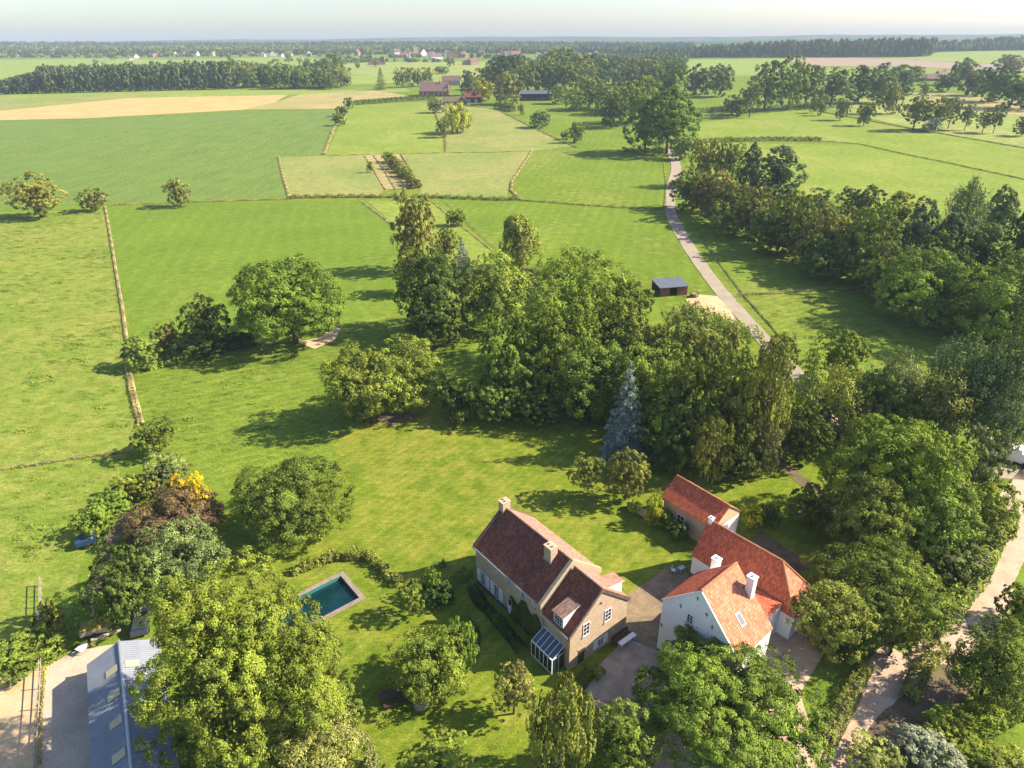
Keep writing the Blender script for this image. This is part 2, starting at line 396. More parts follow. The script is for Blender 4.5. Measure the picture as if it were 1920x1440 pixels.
HOLE = [tuple(_pa + _px * u + _py * v) for u, v in ((.3, -.3), (_pl - .3, -.3), (_pl - .3, -11.2), (.3, -11.2))]      # clockwise or not, fixed below
def sheet(name, pts, mat, layer, world=False, label=None, cat=None, hole=False):
    W_ = [tuple(p) for p in pts] if world else [tuple(G(*p)[:2]) for p in pts]
    mb = MB()
    for (y0, _), (y1, _) in zip(KN, KN[1:]):
        P = clip_band(W_, y0, y1)
        if len(P) >= 3:
            q = [(x, y, T(y) + layer * .004 * max(1, y / 45)) for x, y in P]
            n = sum((q[i - 1][0] * q[i][1] - q[i][0] * q[i - 1][1]) for i in range(len(q)))
            q = q if n > 0 else q[::-1]
            if hole and y0 < 60 < y1:
                Hq = HOLE if sum(HOLE[i - 1][0] * HOLE[i][1] - HOLE[i][0] * HOLE[i - 1][1] for i in range(4)) < 0 else HOLE[::-1]
                k, j = min(((a, b) for a in range(len(q)) for b in range(4)), key=lambda ab: math.dist(q[ab[0]][:2], Hq[ab[1]]))
                z = layer * .004; hr = [(x, y, z) for x, y in Hq[j:] + Hq[:j]]
                q = q[:k + 1] + hr + [hr[0]] + q[k:]
            mb.face(q)
    o = mb.build(name, mat, uv=False); o['kind'] = 'structure'
    if label: o['label'] = label
    if cat: o['category'] = cat
    return o
sheet('ground', [(-9000, -60), (9000, -60), (9000, 6500), (-9000, 6500)], MEADOW, 0, True, hole=True)
fields = [
 # left side
 ('pasture', [(-500, 408), (195, 393), (238, 650), (262, 800), (205, 930), (150, 1060), (120, 1230), (-700, 1300)], PASTURE, 1),
 ('meadow', [(205, 388), (676, 376), (772, 448), (772, 580), (640, 612), (330, 655), (246, 630)], MOWN, 1),
 ('meadow', [(246, 632), (330, 657), (640, 614), (780, 580), (860, 640), (900, 720), (640, 800), (620, 900), (420, 960), (300, 850), (262, 790)], ROUGH, 1),
 ('crop_field', [(-700, 240), (160, 222), (642, 205), (607, 290), (522, 294), (541, 373), (200, 384), (-700, 402)], CROP, 1),
 ('wheat_field', [(-700, 232), (0, 208), (240, 184), (540, 178), (515, 192), (455, 206), (160, 222), (-700, 240)], WHEAT, 1),
 ('stubble_field', [(-700, 215), (0, 178), (330, 170), (640, 168), (760, 166), (770, 172), (540, 178), (240, 184), (0, 208), (-700, 232)], FARG, 1),
 ('stubble_field', [(-500, 215), (0, 184), (200, 177), (330, 176), (240, 184), (0, 208), (-700, 232)], DRYM, 2),
 ('hay_field', [(515, 192), (560, 178), (700, 170), (770, 180), (655, 190), (640, 204), (455, 206)], HAY, 2),
 # centre, beyond the gardens
 ('meadow', [(655, 198), (800, 191), (834, 256), (840, 287), (610, 291)], YELG, 1),
 ('meadow', [(806, 195), (930, 205), (1078, 274), (1000, 282), (840, 286), (836, 256)], DRYM, 1),
 ('meadow', [(930, 203), (1150, 200), (1165, 285), (1080, 276)], MEADOW, 1),
 ('meadow', [(522, 294), (682, 290), (722, 354), (705, 369), (541, 372)], DRYM, 2),
 ('nursery_bed', [(680, 289), (756, 289), (788, 350), (716, 356)], HAY, 3),
 ('meadow', [(757, 289), (997, 282), (955, 345), (950, 372), (790, 368), (788, 350)], DRYM, 2),
 ('meadow', [(999, 282), (1250, 284), (1247, 330), (1243, 390), (1090, 386), (975, 376), (955, 352)], MEADOW, 2),
 ('meadow', [(688, 377), (812, 378), (928, 470), (900, 560), (772, 560), (772, 450)], YELG, 2),
 ('meadow', [(832, 377), (980, 378), (1243, 392), (1300, 500), (1326, 548), (1230, 552), (1120, 570), (950, 500), (928, 470)], MEADOW, 3),
 # right side
 ('paddock', [(1286, 400), (1420, 470), (1600, 540), (1384, 552), (1318, 470), (1276, 410)], MEADOW, 1),
 ('paddock', [(1386, 554), (1600, 541), (1790, 660), (1700, 700), (1560, 720), (1450, 640)], ROUGH, 1),
 ('meadow', [(1303, 232), (1500, 205), (1700, 240), (2500, 350), (2500, 440), (1920, 336), (1610, 270), (1540, 264), (1304, 264)], YELG, 1),
 ('meadow', [(1300, 268), (1612, 272), (1920, 338), (2500, 442), (2500, 520), (1800, 420), (1300, 330)], YELG, 2),
 ('orchard_meadow', [(1536, 200), (1700, 172), (2300, 215), (2500, 300), (2500, 346), (1920, 276), (1700, 238)], PALEG, 2),
 ('dry_meadow', [(1700, 178), (1780, 175), (2200, 230), (2200, 250), (1870, 212), (1760, 196)], HAY, 3),
 ('meadow', [(1290, 195), (1420, 190), (1480, 206), (1300, 226)], MEADOW, 2),
 ('far_field', [(1240, 128), (1270, 113), (1470, 110), (1480, 124), (1720, 140), (1700, 142), (1290, 142)], FARG, 2),
 ('ploughed_field', [(1470, 108), (1650, 110), (1900, 122), (2200, 128), (2200, 142), (1900, 136), (1720, 126), (1500, 124)], PLOUGH, 3),
 ('far_field', [(1500, 125), (1720, 127), (1900, 137), (2200, 144), (2200, 150), (1720, 141)], YELG, 2),
 ('far_field', [(1740, 106), (1760, 97), (2200, 92), (2200, 127), (1900, 121)], FARG, 2),
 ('far_field', [(1650, 110), (1740, 106), (1900, 121)], PALEG, 2),
 # far left and middle
 ('far_field', [(-600, 155), (-100, 115), (160, 110), (330, 112), (560, 106), (640, 118), (560, 135), (200, 135)], FARG, 2),
 ('far_field', [(-600, 175), (-100, 145), (160, 128), (190, 136), (0, 160)], FARG, 3),
 ('far_field', [(640, 120), (760, 116), (960, 116), (960, 136), (860, 146), (660, 140)], PALEG, 2),
 ('far_field', [(640, 142), (870, 140), (870, 152), (640, 160)], FARG, 3),
]
for nm, pts, mt, ly in fields: sheet(nm, pts, mt, ly)
# gardens: one mown lawn round the houses
sheet('lawn', [(300, 850), (420, 960), (620, 900), (640, 800), (900, 720), (1000, 640), (1400, 640), (1560, 760), (1620, 1000), (1560, 1180), (1420, 1480), (420, 1500), (330, 1230), (240, 1090), (200, 930)], LAWN, 2, hole=True)

def strip(pts, wid, mat, name, layer, label=None, cat=None):
    """a ribbon on the ground along pixel points; wid in metres, one value or one per point"""
    P = [G(*p)[:2] for p in pts]
    # smooth (Catmull-Rom)
    Q = []; ws = wid if isinstance(wid, (list, tuple)) else [wid] * len(P); WQ = []
    for i in range(len(P) - 1):
        p0, p1, p2, p3 = P[max(i - 1, 0)], P[i], P[i + 1], P[min(i + 2, len(P) - 1)]
        for k in range(6):
            t = k / 6; Q.append(.5 * ((2 * p1) + (p2 - p0) * t + (2 * p0 - 5 * p1 + 4 * p2 - p3) * t * t + (3 * p1 - p0 - 3 * p2 + p3) * t ** 3)); WQ.append(ws[i] * (1 - t) + ws[i + 1] * t)
    Q.append(P[-1]); WQ.append(ws[-1])
    mb = MB(); Lf, Rt = [], []
    for i, q in enumerate(Q):
        d = Q[min(i + 1, len(Q) - 1)] - Q[max(i - 1, 0)]; d = d / (np.linalg.norm(d) + 1e-9); n = np.array([-d[1], d[0]])
        j = 1 + .10 * (hash01(name, i) - .5)
        for lst, sg in ((Lf, 1), (Rt, -1)):
            e = q + n * sg * WQ[i] / 2 * j; lst.append((e[0], e[1], T(e[1]) + layer * .004 * max(1, e[1] / 45)))
    for i in range(len(Q) - 1): mb.face([Rt[i], Rt[i + 1], Lf[i + 1], Lf[i]])
    o = mb.build(name, mat, uv=False); o['kind'] = 'structure'
    return o, Q
# ------------------------------------------------------------------ roads, yards, paths
_, ROADC = strip([(1250, 280), (1262, 296), (1268, 318), (1259, 352), (1256, 392), (1272, 430), (1300, 476), (1340, 532), (1390, 590), (1440, 645), (1520, 730), (1590, 800), (1700, 850), (1850, 880), (1960, 890)],
      [5.2, 5.2, 5.2, 4.6, 4.4, 4.2, 4.0, 3.9, 3.8, 3.8, 4, 4, 4, 4, 4], ROADM, 'road', 6)
strip([(1985, 860), (1925, 930), (1895, 1000), (1862, 1075), (1842, 1150), (1770, 1215), (1680, 1270)], [6, 5.6, 5.2, 4.6, 4.4, 4, 3.5], TRACK, 'track', 6)
strip([(1690, 1225), (1665, 1260), (1635, 1320), (1590, 1390), (1540, 1480)], [3.4, 4.0, 4.6, 5.0, 5.4], TRACK, 'driveway', 7)
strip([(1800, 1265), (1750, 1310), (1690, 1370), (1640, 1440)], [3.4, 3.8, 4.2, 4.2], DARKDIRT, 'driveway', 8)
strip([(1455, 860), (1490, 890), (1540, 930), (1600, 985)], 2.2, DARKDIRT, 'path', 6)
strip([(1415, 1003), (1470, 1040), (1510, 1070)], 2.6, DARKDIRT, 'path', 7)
sheet('sandy_yard', [(1285, 562), (1310, 553), (1345, 556), (1368, 580), (1384, 606), (1372, 606), (1330, 588), (1294, 574)], SAND, 8)
sheet('bare_earth', [(555, 642), (600, 634), (625, 612), (640, 618), (626, 640), (590, 655)], SAND, 8)
sheet('bare_earth', [(690, 786), (760, 770), (790, 780), (740, 798)], DARKDIRT, 8)
sheet('courtyard', [(1172, 1118), (1215, 1090), (1250, 1062), (1290, 1075), (1330, 1120), (1300, 1230), (1236, 1222), (1176, 1194)], COBBLE, 9)
sheet('courtyard', [(1176, 1196), (1236, 1222), (1300, 1235), (1320, 1290), (1250, 1330), (1170, 1322), (1120, 1312), (1084, 1290), (1108, 1262)], PAVER, 8)
sheet('driveway', [(1108, 1312), (1170, 1323), (1252, 1331), (1322, 1291), (1440, 1180), (1520, 1150), (1560, 1200), (1500, 1300), (1560, 1500), (1230, 1500), (1180, 1380), (1130, 1345)], TRACK, 7)
sheet('yard', [(84, 1250), (130, 1222), (190, 1212), (300, 1195), (340, 1500), (60, 1500)], GRAVEL, 9)
sheet('sand_paddock', [(-300, 1300), (40, 1262), (84, 1250), (70, 1350), (60, 1500), (-300, 1500)], SAND, 8)
strip([(240, 960), (212, 1010), (190, 1060), (170, 1120)], 1.8, DARKDIRT, 'path', 6)
# ------------------------------------------------------------------ foliage generators (unit: crown radius 1, height = asp)
def nrm(v): return v / (np.linalg.norm(v, axis=1, keepdims=True) + 1e-9)
def quads(pos_, nor, size, rng, asp=.62):
    n = len(pos_); r = rng.normal(size=(n, 3)); u = nrm(np.cross(nor, r)); v = np.cross(nor, u)
    su = (size * .5)[:, None] * u; sv = (size * .5 * asp)[:, None] * v
    V = np.empty((n, 4, 3)); V[:, 0] = pos_ - su; V[:, 1] = pos_ - sv * 1.0; V[:, 2] = pos_ + su; V[:, 3] = pos_ + sv * 1.0
    # pointed leaf-spray shape: widest past the middle
    V[:, 1] += su * .15; V[:, 3] += su * .15
    return V
def crown_broad(seed, asp=1.9, cb=.16, n_lobe=16, n_clump=200, n_leaf=9000, rc=.12, leaf=.06, flat=.85, rough=1.0, droop=0.0, lop=0.0, fill=.07, shape='round'):
    rng = np.random.default_rng(seed)
    hz = (1 - cb) / 2 * asp; zc = (1 + cb) / 2 * asp
    k = np.arange(n_lobe) + .5; ph = np.arccos(1 - 2 * k / n_lobe); th = math.pi * (1 + 5 ** .5) * k + rng.uniform(0, 6)
    D = np.stack([np.cos(th) * np.sin(ph), np.sin(th) * np.sin(ph), np.cos(ph)], 1); D = nrm(D + rng.normal(size=D.shape) * .22)
    lr = rng.uniform(.27, .46, n_lobe) * (16 / n_lobe) ** .33
    rad = (1 - lr * rng.uniform(.75, 1.0, n_lobe)) * (1 + rng.normal(0, .07 * rough, n_lobe))
    Lc = D * rad[:, None]
    if shape == 'cone': f = np.clip(1.02 - (Lc[:, 2] + 1) / 2 * .85, .12, 1)[:, None]; Lc[:, :2] *= f; lr = lr * (.5 + .5 * f[:, 0])
    if shape == 'column': Lc[:, :2] *= .82
    if shape == 'spread': Lc[:, 2] = np.where(Lc[:, 2] < 0, Lc[:, 2] * .75, Lc[:, 2])
    Lc[:, 0] += lop * Lc[:, 2]
    Lc = np.concatenate([Lc, rng.normal(0, .18, (3, 3))]); lr = np.concatenate([lr, [.5, .5, .45]])
    c_ = []; n_ = []; l_ = []
    tries = 0
    while sum(len(x) for x in c_) < n_clump and tries < 40:
        tries += 1
        li = rng.integers(0, len(Lc), 600); d = nrm(rng.normal(size=(600, 3)) + np.array([0, 0, .25])); p = Lc[li] + d * lr[li][:, None] * rng.uniform(.80, 1.12, 600)[:, None]
        dist = np.linalg.norm(p[:, None] - Lc[None], axis=2) / lr[None]; dist[np.arange(600), li] = 9
        ok = (dist.min(1) > .90) & (p[:, 2] > -.95)
        c_.append(p[ok]); n_.append(d[ok]); l_.append(li[ok])
    c = np.concatenate(c_)[:n_clump]; n = np.concatenate(n_)[:n_clump]; l = np.concatenate(l_)[:n_clump]
    n = nrm(n * .7 + nrm(c) * .5 + np.array([0, 0, .15]))
    per = max(4, int(n_leaf * (1 - fill) / len(c)))
    ltint = rng.uniform(.15, .75, len(Lc)); ct = np.clip(ltint[l] + rng.normal(0, .13, len(c)), 0, 1)
    cr = rc * rng.uniform(.6, 1.35, len(c))
    ci = np.repeat(np.arange(len(c)), per)
    d = nrm(n[ci] * 1.05 + rng.normal(size=(len(ci), 3)) * .66)
    p = c[ci] + d * (cr[ci] * rng.uniform(.62, 1.08, len(ci)))[:, None] * np.array([1, 1, flat])
    if droop: p[:, 2] -= rng.uniform(0, 1, len(ci)) ** 1.5 * droop; d[:, 2] *= .35; d = nrm(d)
    nor = nrm(d + rng.normal(size=d.shape) * .26 + np.array([0, 0, .12])); sz = leaf * rng.uniform(.6, 1.35, len(ci)); tt = np.clip(ct[ci] + rng.normal(0, .12, len(ci)), 0, 1)
    nf = int(n_leaf * fill)
    pf = Lc[rng.integers(0, len(Lc), nf)] * rng.uniform(.2, .85, (nf, 1)) + rng.normal(0, .12, (nf, 3))
    P = np.concatenate([p, pf]); NO = np.concatenate([nor, nrm(rng.normal(size=(nf, 3)))]); S = np.concatenate([sz, np.full(nf, leaf * 2.0)]); TT = np.concatenate([tt, np.full(nf, .3)])
    P = P * np.array([1, 1, hz]) + np.array([0, 0, zc]); P[:, 2] = np.maximum(P[:, 2], .02)
    V = quads(P, NO, S, rng)
    limbs = [(Lc[i] * np.array([1, 1, hz]) + np.array([0, 0, zc])) for i in range(len(Lc) - 3)]
    return V, TT, limbs
def crown_tier(seed, asp=3.2, cb=.08, tiers=15, n_leaf=9000, leaf=.05, droop=.18, wob=.12, top=.04, power=.9, plates=False):
    """conifers: branches in whorls"""
    rng = np.random.default_rng(seed); P = []; NO = []; TT = []; limbs = []
    tot = []
    for t in range(tiers):
        u = t / (tiers - 1); r = ((1 - u) ** power * (1 - top) + top)
        if plates: r = (.35 + .65 * math.sin(math.pi * min(1, .15 + u * .85))) * (1 if u < .8 else 1 - (u - .8) * 2.2)
        nb = max(4, int(6 + 9 * r)); z = (cb + (1 - cb) * u * .97) * asp
        for b in range(nb): tot.append((u, r * rng.uniform(1 - 2.2 * wob, 1 + wob), z + rng.normal(0, .03 * asp / 3), (b + rng.uniform(-.3, .3)) / nb * 2 * math.pi + t * 1.3))
    A = sum(x[1] for x in tot)
    for u, r, z, a in tot:
        k = max(6, int(n_leaf * r / A)); s = rng.uniform(.12, 1, k) ** .7
        if plates: s = rng.uniform(.45, 1, k)
        lat = rng.normal(0, .16, k) * (s * (1.15 - s) * 2.0 + .12) * r
        dx, dy = math.cos(a), math.sin(a)
        x = dx * s * r - dy * lat; y = dy * s * r + dx * lat
        zz = z - droop * r * s ** 1.6 * 1.5 + rng.normal(0, .022 + (.05 if plates else 0), k) + (.06 * r * s ** 4)
        P.append(np.stack([x, y, zz], 1)); n = np.stack([dx * .45 + rng.normal(0, .4, k), dy * .45 + rng.normal(0, .4, k), .8 + rng.normal(0, .35, k)], 1); NO.append(nrm(n))
        TT.append(np.clip(rng.normal(.25 + .4 * rng.random(), .12) + s * .25 + rng.normal(0, .08, k), 0, 1))
        limbs.append(np.array([dx * r * .7, dy * r * .7, z - droop * r * .6]))
    P = np.concatenate(P); NO = np.concatenate(NO); TT = np.concatenate(TT); P[:, 2] = np.maximum(P[:, 2], .02)
    return quads(P, NO, leaf * rng.uniform(.6, 1.4, len(P)), rng, .5), TT, limbs[::max(1, len(limbs) // 7)]

KINDS = {  # generator, keyword arguments, crown-bottom fraction used when placing, trunk bark
 'broad':  ('b', dict(asp=1.75, cb=.10, n_lobe=26, rough=1.4), .10, 0),
 'belt':   ('b', dict(asp=1.6, cb=.0, n_lobe=28, rough=1.6), .0, 0),
 'grove':  ('b', dict(asp=2.0, cb=.02, n_lobe=32, rough=1.9), .02, 0),
 'open':   ('b', dict(asp=1.5, cb=.18, n_lobe=34, rough=2.2, shape='spread', flat=.75, fill=.03), .18, 0),
 'oak':    ('b', dict(asp=1.65, cb=.04, n_lobe=32, rough=1.7, shape='spread', flat=.8), .04, 0),
 'lime':   ('b', dict(asp=2.1, cb=.03, n_lobe=36, rough=1.6), .03, 0),
 'airy':   ('b', dict(asp=2.1, cb=.20, n_lobe=15, rough=2.0, fill=.05, flat=.7), .20, 0),
 'ash':    ('b', dict(asp=2.4, cb=.14, n_lobe=26, rough=1.8, flat=.75), .14, 0),
 'birch':  ('b', dict(asp=2.7, cb=.08, n_lobe=22, rough=2.6, droop=.22, shape='cone', fill=.06), .08, 1),
 'weep':   ('b', dict(asp=3.0, cb=.10, n_lobe=20, rough=2.8, droop=.17, shape='column', fill=.05), .06, 1),
 'willow': ('b', dict(asp=1.9, cb=.04, n_lobe=22, rough=2.4, droop=.28, fill=.06), .06, 0),
 'poplar': ('b', dict(asp=2.3, cb=.05, n_lobe=16, rough=1.0, shape='column'), .05, 0),
 'bush':   ('b', dict(asp=1.35, cb=.0, n_lobe=12, rough=1.3), .0, 0),
 'column': ('b', dict(asp=3.4, cb=.0, n_lobe=12, rough=.5, shape='column'), .0, 0),
 'conif':  ('b', dict(asp=2.7, cb=.03, n_lobe=18, rough=1.2, shape='cone'), .03, 0),
 'spruce': ('t', dict(asp=3.0, cb=.06), .04, 0),
 'pine':   ('t', dict(asp=2.3, cb=.34, tiers=9, droop=-.05, wob=.2, plates=True), .30, 0),
 'larch':  ('t', dict(asp=3.0, cb=.08, tiers=13, droop=.10, wob=.22, power=.7), .06, 0),
}
def tube_np(paths, sides=6):
    V = []; F = []
    for pts, rad in paths:
        pts = np.asarray(pts, float); base = len(V)
        for i, p in enumerate(pts):
            d = pts[min(i + 1, len(pts) - 1)] - pts[max(i - 1, 0)]; d = d / (np.linalg.norm(d) + 1e-9)
            a = np.cross(d, [.3, .9, .1]); a /= np.linalg.norm(a) + 1e-9; b = np.cross(d, a)
            for k in range(sides):
                t = 2 * math.pi * k / sides; V.append(p + (a * math.cos(t) + b * math.sin(t)) * rad[i])
        for i in range(len(pts) - 1):
            for k in range(sides): F.append([base + i * sides + k, base + i * sides + (k + 1) % sides, base + (i + 1) * sides + (k + 1) % sides, base + (i + 1) * sides + k])
    return np.array(V), np.array(F)
CROWNS = {}
def get_crown(kind, var, n_leaf, leaf, n_clump, rc, asp=None):
    key = (kind, var, n_leaf, round(leaf, 4), n_clump, asp)
    if key in CROWNS: return CROWNS[key]
    gen, kw, cb, bk = KINDS[kind]; kw = dict(kw)
    if asp: kw['asp'] = asp
    sd_ = int(hash01(kind, var, n_leaf) * 1e9)
    if gen == 'b': V, TT, limbs = crown_broad(sd_, n_clump=n_clump, n_leaf=n_leaf, leaf=leaf, rc=rc, **kw)
    else: V, TT, limbs = crown_tier(sd_, n_leaf=n_leaf, leaf=leaf, **kw)
    r = np.percentile(np.hypot(V[:, 0, 0], V[:, 0, 1]), 94.5 if n_leaf < 60000 else 98.0); V[:, :, :2] /= r
    zt = np.percentile(V[:, 0, 2], 99.6); V[:, :, 2] *= kw['asp'] / zt
    me = np_mesh('crown', V.reshape(-1, 3), np.arange(len(V) * 4).reshape(-1, 4), NEEDLE if gen == 't' else LEAF, TT)
    rng = np.random.default_rng(sd_ + 5); A = kw['asp']; tr = .045 if gen == 'b' else .035
    top = A * (.62 if gen == 'b' else .93)
    xs = rng.normal(0, .02, (4, 2)); xs[0] = 0
    paths = [([(xs[i, 0], xs[i, 1], top * i / 3 - .02) for i in range(4)], [tr * 1.25, tr, tr * .7, tr * .25])]
    sel = limbs if len(limbs) < 9 else [limbs[i] for i in rng.choice(len(limbs), 9, replace=False)]
    for q in sel:
        q = np.array(q) / np.array([r, r, 1]); z0 = max(.12 * A, min(q[2] * .55, top * .9)); s0 = np.array([0, 0, z0]); mid = s0 * .45 + q * .55 + np.array([0, 0, -.03 * A])
        paths.append(([s0, mid, q], [tr * .55, tr * .34, tr * .1]))
    tv, tf = tube_np(paths)
    tm = np_mesh('trunk', tv, tf, BIRCH if bk else BARK, smooth=True)
    CROWNS[key] = (me, tm, A); return CROWNS[key]

COLS = {
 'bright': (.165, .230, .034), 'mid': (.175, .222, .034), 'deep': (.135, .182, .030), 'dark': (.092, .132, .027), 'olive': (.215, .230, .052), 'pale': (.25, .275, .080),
 'blue': (.16, .205, .19), 'brown': (.150, .118, .055), 'gold': (.62, .43, .020), 'grey': (.178, .205, .072), 'pine': (.100, .138, .055), 'silver': (.27, .30, .22),
 'yellow': (.34, .36, .030), 'rust': (.195, .190, .052), 'fargreen': (.150, .200, .048), 'hazel': (.190, .215, .045), 'apple': (.210, .265, .046), 'ivy': (.055, .095, .022),
}
def solve_tree(x0, y0, x1, y1, cb):
    """crown box in the photograph -> base point, half width and height in metres"""
    xc, yc = (x0 + x1) / 2, (y0 + y1) / 2; zc = 3.0; H_ = 6.0; hw = 2.0
    for _ in range(40):
        Cc = G(xc, yc, zc); v = Cc - CAM; d = v @ FW; al = math.asin(min(.99, -v[2] / np.linalg.norm(v)))
        hw = (x1 - x0) / 2 * d / FPX
        S = (y1 - y0) / 2 * d / FPX * math.cos(math.atan((720 - yc) / FPX))
        q = S * S - (hw * math.sin(al)) ** 2
        hc = 2 * math.sqrt(max(q, (.42 * hw * math.cos(al)) ** 2)) / math.cos(al)
        H_ = hc / (1 - cb); zc = zc * .5 + .5 * H_ * (1 + cb) / 2
    return Cc[:2], hw, H_
SEQ = [0]
def tree(kind, box, col, label, cat='tree', name=None, group=None, detail=None, squash=1.0, cb=None, rot=None):
    SEQ[0] += 1; sid = SEQ[0]
    x0, y0, x1, y1 = box; wpx = x1 - x0
    gen, kw, cbk, _ = KINDS[kind]
    (bx, by), hw, H_ = solve_tree(x0, y0, x1, y1, cbk if cb is None else cb)
    return put_tree(kind, bx, by, hw, H_ * squash, wpx, col, label, cat, name, group, sid, rot)
def put_tree(kind, bx, by, hw, H_, wpx, col, label, cat='tree', name=None, group=None, sid=0, rot=None):
    if wpx >= 130:
        n = int(min(150000, (.62 if wpx < 250 else 1.05) * wpx * wpx + 6500)); leaf = (4.1 if wpx < 250 else 4.6) / (wpx / 2)
        me, tm, A = get_crown(kind, sid, n, leaf, int(min(1300, 90 + wpx * (2.1 if wpx < 250 else 3.2))), min(.15, 13.0 / (wpx / 2) + .012), round(H_ / hw, 3))
    elif wpx >= 60: me, tm, A = get_crown(kind, sid % 4, 9000, .075, 230, .125)
    elif wpx >= 26: me, tm, A = get_crown(kind, sid % 4, 5200, .100, 130, .17)
    else: me, tm, A = get_crown(kind, sid % 4, 900, .22, 50, .22)
    nm = name or {'bush': 'shrub', 'spruce': 'spruce_tree', 'pine': 'pine_tree', 'birch': 'birch_tree', 'weep': 'birch_tree', 'willow': 'willow_tree', 'oak': 'oak_tree', 'poplar': 'poplar_tree',
                  'larch': 'conifer_tree', 'conif': 'conifer_tree', 'column': 'conifer_tree'}.get(kind, 'broadleaf_tree')
    if cat == 'tree' and nm == 'shrub': cat = 'shrub'
    r = empty(nm, (bx, by, T(by)), (hash01(sid, 'r') * 6.28 if rot is None else rot), label, cat, group)
    r.scale = (hw, hw, H_ / A)
    cr = link('crown', me, r)
    c = COLS[col] if isinstance(col, str) else col; j = [1 + (hash01(sid, k) - .5) * .16 for k in range(3)]
    cr.color = (c[0] * j[0], c[1] * j[1], c[2] * j[2], 1)
    if kind != 'bush' and wpx >= 20 and KINDS[kind][1].get('cb', 0) > .02: link('trunk', tm, r)
    return r

# ------------------------------------------------------------------ hedges, verges, tufts
def leaf_strip(path, wid, hgt, dens, leaf, seed, bumpy=.25, lump=1.2):
    """leaf quads over a rounded box along a world polyline"""
    rng = np.random.default_rng(seed); P = np.asarray([p[:2] for p in path], float)
    sg = np.linalg.norm(P[1:] - P[:-1], axis=1); cum = np.concatenate([[0], np.cumsum(sg)]); Lt = cum[-1]
    n = int(Lt * (wid + 2 * hgt) * dens); s = rng.uniform(0, Lt, n); i = np.clip(np.searchsorted(cum, s) - 1, 0, len(sg) - 1); f = (s - cum[i]) / sg[i]
    b = P[i] + (P[i + 1] - P[i]) * f[:, None]; d = (P[i + 1] - P[i]) / sg[i][:, None]; nn = np.stack([-d[:, 1], d[:, 0]], 1)
    a = rng.uniform(-.12, math.pi + .12, n); q = 1 + bumpy * np.sin(s * 6.283 / lump + np.sin(s * .7 + seed) * 2) * .5 + bumpy * np.sin(s * 2.1 / lump + seed) * .6 + rng.normal(0, bumpy * .35, n)
    ca, sa = np.sign(np.cos(a)) * np.abs(np.cos(a)) ** .6, np.maximum(0, np.sin(a)) ** .6
    off = ca * wid / 2 * (.75 + .25 * q); z = np.maximum(.04, sa * hgt * q * rng.uniform(.75, 1, n))
    pp = np.stack([b[:, 0] + nn[:, 0] * off, b[:, 1] + nn[:, 1] * off, z + np.array([T(y) for y in b[:, 1]])], 1)
    no = nrm(np.stack([nn[:, 0] * np.cos(a), nn[:, 1] * np.cos(a), np.sin(a) + .15], 1) + rng.normal(0, .5, (n, 3)))
    tt = np.clip(.45 + .25 * np.sin(s * 1.7 / lump + 1) + rng.normal(0, .15, n), 0, 1)
    return quads(pp, no, leaf * rng.uniform(.6, 1.4, n), rng), tt
def hedge(pts, wid, hgt, col, label, dens=22, leaf=.35, name='hedge', cat='hedge', kind=None, bumpy=.25, lump=1.6, group=None, world=False):
    SEQ[0] += 1; path = pts if world else [G(*p) for p in pts]
    V, TT = leaf_strip(path, wid, hgt, dens, leaf, SEQ[0], bumpy, lump)
    o = link(name, np_mesh(name, V.reshape(-1, 3), np.arange(len(V) * 4).reshape(-1, 4), LEAF, TT)); c = COLS[col] if isinstance(col, str) else col
    o.color = (*c, 1); return tag(o, label, cat, group, kind)
STRAWC = (.46, .37, .19); DRYC = (.32, .29, .09); GRASSC = (.15, .19, .03)
VERGES = {}
def verge(pts, wid=1.0, hgt=.55, col=STRAWC, dens=26, leaf=.42, world=False):
    SEQ[0] += 1; pp = pts if world else [G(*p) for p in pts]; near = min(p[1] for p in pp) < 260; VERGES.setdefault(col, []).append(leaf_strip(pp, wid * (.65 if near else .8), hgt * .7, dens * (2.4 if near else 1.0), leaf * (.55 if near else .9), SEQ[0], .28, 2.6))
def build_verges():
    for col, lab in ((STRAWC, 'straw coloured uncut grass along the field boundaries'), (DRYC, 'half dry tan grass along paths and fences'), (GRASSC, 'fresh green uncut grass beside yard and driveway'), ((.24, .27, .06), 'olive rough grass on both sides of the lane'), ((.32, .31, .09), 'tan grass strip beside the far lane')):
        if col not in VERGES: continue
        V = np.concatenate([v for v, t in VERGES[col]]); TT = np.concatenate([t for v, t in VERGES[col]])
        o = link('grass_verge', np_mesh('grass_verge', V.reshape(-1, 3), np.arange(len(V) * 4).reshape(-1, 4), LEAF, TT)); o.color = (*col, 1); tag(o, lab, 'grass', None, 'stuff')
